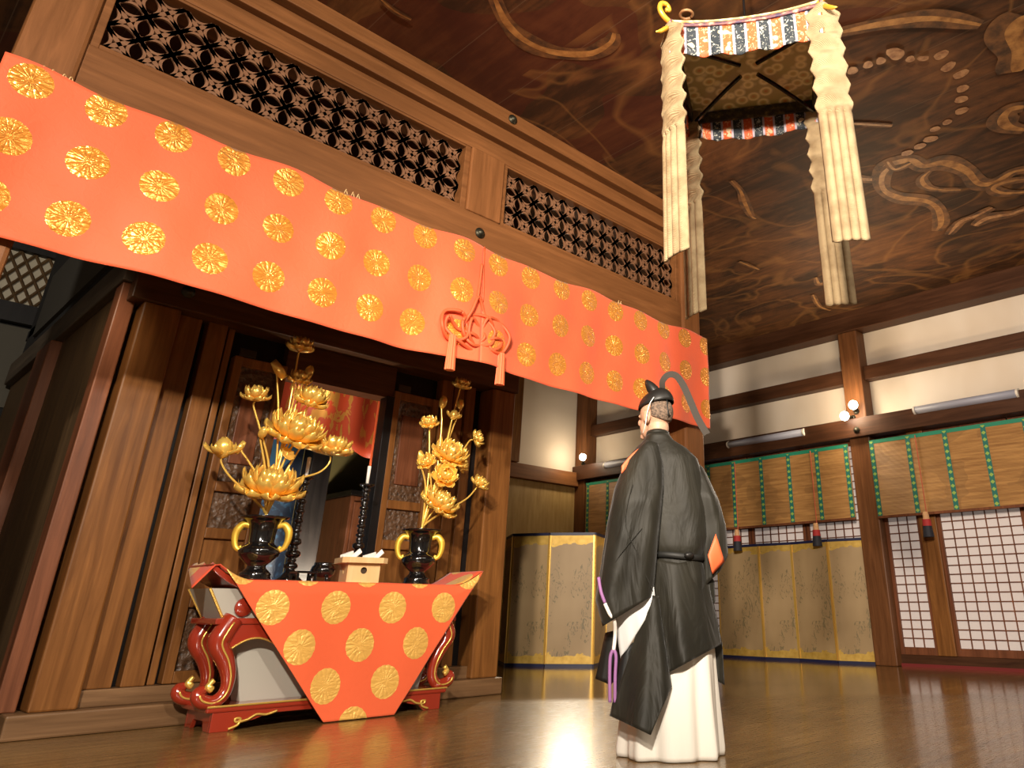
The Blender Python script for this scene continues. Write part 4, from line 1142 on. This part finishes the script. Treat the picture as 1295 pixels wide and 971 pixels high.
g = G('short_grey_hair', (.12, .085, .06), .8); nz = g.noise(g.coord((1, 1, 1)), 90, 3); g.set('Base Color', g.ramp(nz, [(.35, (.05, .035, .025)), (.65, (.22, .145, .10))])); g.bump(nz, .5, .004); M['hair'] = g.mat

# body: skeleton skin mesh fused with a modelled head
def body():
    me = bpy.data.meshes.new('body'); 
    joints = {}
    vs = []; rs = []; es = []
    def J(p, r): vs.append(tuple(p)); rs.append(r); return len(vs)-1
    def at(f, l, z): return PB+PU*(.015)+FACE*f+LEFT*l+Vector((0, 0, z))
    pel = J(at(0, 0, .90), (.085)); ab = J(at(0, 0, 1.06), .10); ch = J(at(.0, 0, 1.24), .12); ne = J(at(-.01, 0, 1.42), .06); nk = J(L3(-.055, .0, 1.53), .056); hd = J(L3(-.062, .0, 1.60), .06)
    es += [(pel, ab), (ab, ch), (ch, ne), (ne, nk), (nk, hd)]
    for s in (1, -1):
        sh = J(at(.0, s*.135, 1.38), .045); el = J(at(.04, s*.19, 1.12), .040); wr = J(at(.23, s*.12, 1.02), .032); hn = J(at(.30, s*.05, 1.03), .034)
        es += [(ne, sh), (sh, el), (el, wr), (wr, hn)]
        hp = J(at(0, s*.06, .84), .06); kn = J(at(.015, s*.09, .48), .055); an = J(at(-.02, s*.11, .09), .042); to = J(at(.12, s*.13, .045), .040)
        es += [(pel, hp), (hp, kn), (kn, an), (an, to)]
    me.from_pydata(vs, es, []); me.update()
    o = bpy.data.objects.new('body', me); COL.objects.link(o)
    sk = o.modifiers.new('skin', 'SKIN'); 
    if not me.skin_vertices: me.attributes  # created by modifier
    for i, r in enumerate(rs):
        me.skin_vertices[0].data[i].radius = (r, r)
    me.skin_vertices[0].data[0].use_root = True
    ss = o.modifiers.new('sub', 'SUBSURF'); ss.levels = 2; ss.render_levels = 2
    dg = bpy.context.evaluated_depsgraph_get(); dg.update()
    ev = o.evaluated_get(dg); m2 = bpy.data.meshes.new_from_object(ev)
    bpy.data.objects.remove(o)
    bm = B(); bm.from_mesh(m2)
    # head: ellipsoid skull, jaw, nose, ears, eyes
    hc = L3(-.068, .005, 1.655); fh_ = R(56); HF = PD*math.cos(fh_)-PU*math.sin(fh_); HL = -PU*math.cos(fh_)-PD*math.sin(fh_); X, Y, Z = -HL, HF, Vector((0, 0, 1))
    Rm = Matrix((X, Y, Z)).transposed().to_4x4()
    tilt = Matrix.Rotation(R(6), 4, 'X')
    T = Matrix.Translation(hc) @ Rm
    def el(c, r):
        bmesh.ops.create_uvsphere(bm, u_segments=24, v_segments=16, radius=1, matrix=T @ Matrix.Translation(c) @ Matrix.Diagonal((*r, 1)))
    el((0, -.010, .030), (.080, .098, .098)); el((0, .030, -.045), (.060, .062, .075)); el((0, -.02, -.06), (.062, .065, .07))
    el((0, .098, -.012), (.013, .020, .024)); el((0, .092, .012), (.010, .014, .03))
    el((0, .082, -.062), (.026, .014, .010)); el((0, .080, -.095), (.024, .018, .018))
    el((-.032, .080, .016), (.014, .010, .009)); el((.032, .080, .016), (.014, .010, .009))
    for s in (-1, 1):
        el((s*.088, -.006, -.005), (.014, .026, .038)); el((s*.080, -.004, -.032), (.009, .012, .014))
    me3 = bpy.data.meshes.new('body'); bm.to_mesh(me3); bm.free()
    o = bpy.data.objects.new('body', me3); COL.objects.link(o)
    rm = o.modifiers.new('fuse', 'REMESH'); rm.mode = 'VOXEL'; rm.voxel_size = .0065
    sm = o.modifiers.new('smooth', 'SMOOTH'); sm.iterations = 2; sm.factor = .5
    dg = bpy.context.evaluated_depsgraph_get(); dg.update()
    m4 = bpy.data.meshes.new_from_object(o.evaluated_get(dg)); bpy.data.objects.remove(o)
    o = bpy.data.objects.new('body', m4); COL.objects.link(o); m4.materials.clear(); m4.materials.append(M['skin'])
    for p in m4.polygons: p.use_smooth = True
    o.parent = per; o.matrix_parent_inverse = parent_matrix(per).inverted()
    return o, T
bod, HT = body()
# hair: short crop round the back of the skull
bm = B()
def hairf(s, t):
    a = PI*(1.06+.88*s)      # from ear to ear round the back
    el_ = -.62+1.30*t+.30*(1-t)*abs(2*s-1)**2
    r = Vector((.0850*math.cos(a)*math.cos(el_), -.010+.1035*math.sin(a)*math.cos(el_), .030+.101*math.sin(el_)))
    if el_ < -.15: r.z += 0; r.x *= 1-.10*(-.15-el_); 
    return HT @ r
sheet(bm, hairf, 24, 14); link('hair', bm, M['hair'], bod, smooth=True, solid=.003)

# cap
cap = B()
hx_ = lambda x, y, z: HT @ Vector((x, y, z))
def capf(s, t):
    a = 2*PI*s; el_ = t*PI/2
    zb = .066-.030*math.sin(a)*1.0
    zb = .070-.02*math.sin(a)
    r = .089; ry = .108
    return hx_(r*math.cos(a)*math.cos(el_)**.75, -.010+ry*math.sin(a)*math.cos(el_)**.75, zb+.085*math.sin(el_))
gd = sheet(cap, capf, 32, 10, True); bmesh.ops.remove_doubles(cap, verts=cap.verts[:], dist=.001)
cp = link('court_cap', cap, M['cap'], per, smooth=True, solid=.004)
bm = B()
def kojif(s, t):
    a = 2*PI*s; r = .042*math.sin(PI*(.15+.82*t))**.6
    base = pp(838, 510, .0); tip = pp(817, 481, .0)
    c = base+(tip-base)*t; ax = (tip-base).normalized(); sd = PD; up = ax.cross(sd)
    return c+sd*(r*math.cos(a)*1.1)+up*(r*.85*math.sin(a))
gd = sheet(bm, kojif, 20, 10, True); bm.faces.new(gd[-1]); bm.faces.new(gd[0])
link('cap_crest', bm, M['cap'], cp, smooth=True)
# back flap and tail ribbon
def ribbon(path, w, nm, mat, par, twist=None, th=.004):
    P = curve_pts(path, 6); bm = B(); prev = None
    for i, p in enumerate(P):
        t = (P[min(i+1, len(P)-1)]-P[max(i-1, 0)]).normalized()
        nrm = t.cross(PD).normalized() if twist is None else (t.cross(PD).normalized()*math.cos(twist(i/(len(P)-1)))+PD*math.sin(twist(i/(len(P)-1))))
        a, b = bm.verts.new(p+nrm*w/2), bm.verts.new(p-nrm*w/2)
        if prev: bm.faces.new((prev[0], a, b, prev[1]))
        prev = (a, b)
    return link(nm, bm, mat, par, smooth=False, solid=th)
ribbon([pp(841, 504, .03), pp(838, 492, .03), pp(838, 482, .03), pp(845, 474, .03), pp(855, 475, .02), pp(864, 487, .0), pp(873, 507, -.02), pp(882, 528, -.04), pp(894, 549, -.06)], .040, 'tail_ribbon', M['capd'], cp, lambda f: 1.0*(1-min(1, f*2.2)), .0012)
bm = B(); sheet(bm, lambda s, t: pp(843+5*s*(.4+t*.6)+2*t, 505+21*t, -.085+.05*s), 4, 6); link('back_flap', bm, M['cap'], cp, smooth=True, solid=.004)
bm = B(); tube(bm, curve_pts([pp(827, 502, -.105), pp(821, 512, -.115), pp(818, 525, -.115), pp(816, 538, -.11), pp(813, 548, -.07)], 5), .0026, 6)
link('chin_cord', bm, M['paper'], cp, smooth=True)

# torso of the robe
def loft(tab, nz, na, fold=0.0, nf=9, seed=0.0, zmap=None):
    """tab rows: z, cu, cd, ru, rd"""
    bm = B(); z0, z1 = tab[0][0], tab[-1][0]
    tb = sorted(tab)
    def fn(s, t):
        z = z0+(z1-z0)*t; cu, cd, ru, rd = interp(tb, z); a = 2*PI*s
        f = 1+fold*t*(math.sin(a*nf+seed)+.5*math.sin(a*(nf*1.7)+seed*2+z*3))
        ca, sa = math.cos(a), math.sin(a)
        zz = z+(zmap(cu+ru*ca, t) if zmap else 0)
        return L3(cu+ru*f*math.copysign(abs(ca)**.85, ca), cd+rd*f*math.copysign(abs(sa)**.85, sa), zz)
    gd = sheet(bm, fn, na, nz, True)
    return bm, gd
bm, gd = loft([(1.555, -.050, -.005, .062, .070), (1.52, -.046, 0, .085, .080), (1.48, -.035, 0, .140, .095), (1.42, -.025, 0, .192, .115), (1.34, -.015, 0, .205, .125), (1.15, .015, 0, .205, .135), (1.0, .035, 0, .185, .140), (.945, .040, 0, .165, .140), (.905, .042, 0, .135, .125), (.88, .042, 0, .135, .125)][::1], 44, 60, .028, 6, .8)
rb = link('robe', bm, M['robe'], per, smooth=True, solid=.006)
# neckline collar
bm = B(); 
sheet(bm, lambda s, t: L3(-.052+(.066-.004*t)*math.cos(2*PI*s), -.003+(.072-.004*t)*math.sin(2*PI*s), 1.545+.022*t-.012*math.sin(2*PI*s)), 28, 2, True)
link('collar', bm, M['robe'], rb, smooth=True, solid=.006)
# orange lining strip at the left shoulder
bm = B(); sheet(bm, lambda s, t: pp(786+33*s, 589-28*s+10*t-4*math.sin(PI*s), -.205+.05*s), 10, 3)
link('orange_lining', bm, M['orange'], rb, smooth=True, solid=.004)
# belt
bm = B(); sheet(bm, lambda s, t: L3(.042+.158*math.cos(2*PI*s), .146*math.sin(2*PI*s), .918-.028*t+.008*math.sin(4*PI*s)), 40, 2, True)
link('belt', bm, plain('black_belt', (.007, .007, .006), .6), rb, smooth=True, solid=.006)
bm = B(); sphere(bm, L3(.105, -.145, .905), .022, 12, 8, 1.5, 1, .8); link('belt_knot', bm, M['cap'], rb, smooth=True)

# sleeves: flattened hanging bags
def bag(outline_l, outline_r, depth, n=36, fold=.01, seed=0.):
    """outline tables of (t, px_u, px_v) for both edges; depth fn(t)->(centre, half)"""
    bm = B()
    def fn(s, t):
        a = 2*PI*s; l = interp(outline_l, t); r = interp(outline_r, t); dc, dh = depth(t)
        q = .5-.5*math.cos(a) ; q = .5*(1-math.copysign(abs(math.cos(a))**.8, math.cos(a)))
        dd = dc-dh*math.copysign(abs(math.sin(a))**.8, math.sin(a))*(1+.0*t)+fold*math.sin(q*11+seed+t*2)*t
        u = l[0]+(r[0]-l[0])*q; v = l[1]+(r[1]-l[1])*q
        P = pp(u, v, dd); q3 = Vector((P.x*5, P.y*5, P.z*2.2))
        return P+PD*(.022*noise.noise(q3)+.012*(abs(noise.noise(q3*1.9))-.25))*min(1, t*3)*min(1, 4*q*(1-q)+.2)
    gd = sheet(bm, fn, 64, n, True)
    bm.faces.new(gd[0]); bm.faces.new(gd[-1][::-1])
    return bm
lsl = bag([(0, 818, 556), (.1, 792, 580), (.25, 777, 618), (.45, 768, 660), (.7, 760, 715), (.9, 753, 758), (1, 762, 792)],
          [(0, 832, 560), (.1, 838, 585), (.25, 839, 615), (.45, 836, 650), (.7, 831, 700), (.9, 827, 745), (1, 826, 753)],
          lambda t: (-.145-.015*t, .035+.105*min(1, t*3)*(1-.55*t)), 40, .012, .4)
link('left_sleeve', lsl, M['robe'], rb, smooth=True)
bm = B(); tube(bm, curve_pts([pp(800, 610, -.275), pp(791, 660, -.275), pp(806, 700, -.26), pp(826, 748, -.23)], 8), .0022, 5, .6); link('sleeve_crease', bm, M['robe'], rb, smooth=True)
bm = B(); tube(bm, curve_pts([pp(763, 745, -.20), pp(778, 712, -.255), pp(790, 694, -.27), pp(812, 668, -.26)], 8), .0022, 5, .6); link('sleeve_crease', bm, M['robe'], rb, smooth=True)
rsl = bag([(0, 856, 570), (.12, 868, 584), (.35, 874, 625), (.6, 880, 668), (.85, 884, 705), (1, 890, 742)],
          [(0, 866, 570), (.12, 890, 592), (.35, 909, 632), (.6, 918, 664), (.85, 921, 702), (1, 911, 722)],
          lambda t: (.03, .03+.10*min(1, t*3)*(1-.4*t)), 36, .008, 1.4)
link('right_sleeve', rsl, M['robe'], rb, smooth=True)
bm = B(); sheet(bm, lambda s, t: pp((904-11*t*0)+(-9+9*s)*math.sin(PI*min(1,t*1.0)*.5)*1.0*(1 if t < .6 else 1)+ (3+10*t)*s - 1, 674+50*t-6*s*t, -.105+.05*s), 6, 8)
bm.free()
bm = B(); q = [pp(905, 675, -.085), pp(916, 710, -.060), pp(901, 726, -.090), pp(895, 702, -.112)]
sheet(bm, lambda s, t: (q[0]*(1-s)+q[1]*s)*(1-t)+(q[3]*(1-s)+q[2]*s)*t-PD*.012*math.sin(PI*s), 6, 6)
link('orange_cuff', bm, M['orange'], rb, smooth=True, solid=.005)

# white trousers
bm, gd = loft([(.86, .04, 0, .09, .09), (.70, .035, 0, .13, .12), (.48, .02, 0, .200, .172), (.25, .0, 0, .228, .19), (.03, -.005, 0, .243, .20), (.004, -.005, 0, .240, .20)], 48, 140, .075, 8, .5)
bm.faces.new(gd[-1])
link('white_trousers', bm, M['white'], per, smooth=True)

def panel(pts_top, pts_bot, d_top, d_bot, nu=24, nv=20, bulge=.05, fold=.01, nf=3, seed=0.):
    bm = B()
    def fn(s, t):
        a = interp(pts_top, s); b = interp(pts_bot, s)
        u = a[0]+(b[0]-a[0])*t; v = a[1]+(b[1]-a[1])*t
        d = d_top(s)*(1-t)+d_bot(s)*t-bulge*math.sin(PI*s)+fold*t*math.sin(s*PI*2*nf+seed)
        P = pp(u, v, d); q3 = Vector((P.x*6, P.y*6, P.z*1.6))
        return P+PD*(.018*noise.noise(q3))*t
    sheet(bm, fn, nu, nv); return bm
bm, gd = loft([(.93, .042, 0, .130, .122), (.80, .040, 0, .155, .140), (.62, .035, .02, .165, .150)], 14, 48, .03, 6, .3)
link('robe_skirt', bm, M['robe'], rb, smooth=True, solid=.005)
# back skirt panel under the belt
bm = panel([(0, 822, 706), (.5, 858, 712), (1, 890, 706)], [(0, 845, 851), (.55, 880, 832), (1, 913, 814)], lambda s: -.10-.02*s+.10*s*s, lambda s: -.23+.06*s+.16*s**3, 40, 30, .06, .014, 2, .6)
link('back_skirt', bm, M['robe'], rb, smooth=True, solid=.007)
# front-left long panel
bm = panel([(0, 821, 752), (1, 832, 754)], [(0, 771, 905), (.5, 823, 929), (1, 849, 868)], lambda s: -.17, lambda s: -.20-.09*math.sin(PI*s)-.03*s, 30, 30, .02, .012, 2, .2)
link('long_front_panel', bm, M['robe'], rb, smooth=True, solid=.007)
bm = panel([(0, 786, 830), (1, 800, 812)], [(0, 771, 905), (1, 815, 922)], lambda s: -.14, lambda s: -.17, 12, 16, .02, .006)
link('panel_lining', bm, plain('black_lining', (.006, .006, .006), .6), rb, smooth=True, solid=.006)
# white under-robe wedge
bm = panel([(0, 776, 772), (1, 827, 742)], [(0, 785, 834), (1, 829, 762)], lambda s: -.13-.05*s, lambda s: -.14-.05*s, 14, 10, .03, .004)
link('white_underrobe', bm, plain('cool_white_silk', (.66, .66, .66), .6), per, smooth=True, solid=.005)
# dark hem behind on the right, and on the left
bm = panel([(0, 893, 800), (1, 913, 812)], [(0, 902, 858), (1, 916, 866)], lambda s: .06, lambda s: .06, 8, 12, .02, .004)
link('right_hem', bm, M['robe'], rb, smooth=True, solid=.006)
bm = panel([(0, 766, 800), (1, 784, 795)], [(0, 753, 858), (.6, 772, 866), (1, 786, 850)], lambda s: -.02, lambda s: .0, 10, 12, .03, .006)
link('left_hem', bm, M['cap'], rb, smooth=True, solid=.006)
bm = panel([(0, 884, 705), (1, 903, 735)], [(0, 893, 790), (1, 904, 760)], lambda s: -.0, lambda s: .0, 8, 12, .02, .004)
link('side_fold', bm, M['robe'], rb, smooth=True, solid=.006)
# sleeve cord: purple, white, then two purple strands
sc = B(); tube(sc, curve_pts([pp(757, 730, -.24), pp(760, 748, -.25), pp(765, 762, -.25)], 5), .0085, 7); cord = link('sleeve_cord', sc, M['purple'], rb, smooth=True)
sc = B(); tube(sc, curve_pts([pp(765, 763, -.25), pp(771, 776, -.25), pp(777, 785, -.23), pp(778, 802, -.19), pp(776, 822, -.19)], 6), .0095, 7); link('white_section', sc, M['paper'], cord, smooth=True)
for du in (-4, 3):
    sc = B(); tube(sc, curve_pts([pp(776, 821, -.19), pp(776+du, 830, -.19), pp(775+du, 855, -.19), pp(775+du*.9, 888, -.19)], 6), .0085, 7); link('purple_strand', sc, M['purple'], cord, smooth=True)

# ================================================================== LIGHT
def area(name, loc, tgt, size, power, color, spread=None):
    ld = bpy.data.lights.new(name, 'AREA'); ld.shape = 'DISK'; ld.size = size; ld.energy = power; ld.color = color
    if spread: ld.spread = spread
    o = bpy.data.objects.new(name, ld); COL.objects.link(o); o.location = loc
    o.rotation_euler = (Vector(tgt)-Vector(loc)).to_track_quat('-Z', 'Y').to_euler(); return o
def spot(name, loc, tgt, ang, power, color, size=.12, blend=.6):
    ld = bpy.data.lights.new(name, 'SPOT'); ld.energy = power; ld.color = color; ld.spot_size = R(ang); ld.spot_blend = blend; ld.shadow_soft_size = size
    o = bpy.data.objects.new(name, ld); COL.objects.link(o); o.location = loc
    o.rotation_euler = (Vector(tgt)-Vector(loc)).to_track_quat('-Z', 'Y').to_euler(); return o
area('key_flood', (-2.2, -1.7, 3.7), (2.6, 4.9, 1.6), .26, 640, (1.0, .90, .76))
la = area('flash_fill', (3.2, -1.0, 4.35), (2.8, 4.5, 2.7), 1, 100, (1.0, .90, .74)); la.data.shape = 'RECTANGLE'; la.data.size = 4.2; la.data.size_y = .45  # unseen wide light, added so the gold discs flash
spot('wall_flood', (-2.3, -.86, 3.0), (9.8, 6.0, 2.7), 52, 3300, (1.0, .86, .70), .14, .8)
spot('altar_flood', (.9, -.3, 3.55), (2.0, 5.6, .9), 48, 620, (1.0, .90, .78), .12, .9)
area('ceiling_wash', (8.3, 3.4, 2.6), (7.6, 3.2, 4.7), .6, 34, (1.0, .74, .45))
spot('corner_lamp_beam', tuple(lb.location), (3.6, 3.4, 0), 62, 700, (1.0, .86, .64), .07, .9)
area('chamber_fill', (3.06, 6.0, .78), (3.15, 7.2, 1.7), .20, 30, (1.0, .86, .66))  # unseen light added low behind the altar to brighten the chamber
area('panel_fill', (2.45, 6.02, .76), (2.55, 6.5, 1.5), .15, 7, (1.0, .92, .82))  # unseen light added to bring up the blue panel
spot('aisle_fill', (.62, 5.0, 2.75), (1.1, 7.4, 1.3), 70, 75, (1.0, .84, .62), .08, .8)  # unseen light added behind the curtain for the aisle posts
area('hanging_fill', (2.75, 5.97, 2.46), (2.85, 6.3, 2.1), .12, 2.2, (1.0, .82, .55))  # unseen light added to brighten the red and gold hanging
w = bpy.data.worlds.new('world'); scene.world = w; w.use_nodes = True
w.node_tree.nodes['Background'].inputs[0].default_value = (1.0, .80, .58, 1); w.node_tree.nodes['Background'].inputs[1].default_value = .16

# ================================================================== CAMERA
cd = bpy.data.cameras.new('camera'); cam = bpy.data.objects.new('camera', cd); COL.objects.link(cam)
cam.location = EYE; cam.rotation_euler = (PI/2+PITCH, 0, AZ-PI/2)
cd.sensor_width = 36; cd.sensor_fit = 'HORIZONTAL'; cd.lens = F_PX/1295*36
cd.shift_x = (647.5-CX)/1295; cd.shift_y = (CY-485.5)/1295; cd.clip_start = .05
scene.camera = cam
scene.view_settings.view_transform = 'Standard'; scene.view_settings.look = 'None'; scene.view_settings.exposure = 0.0
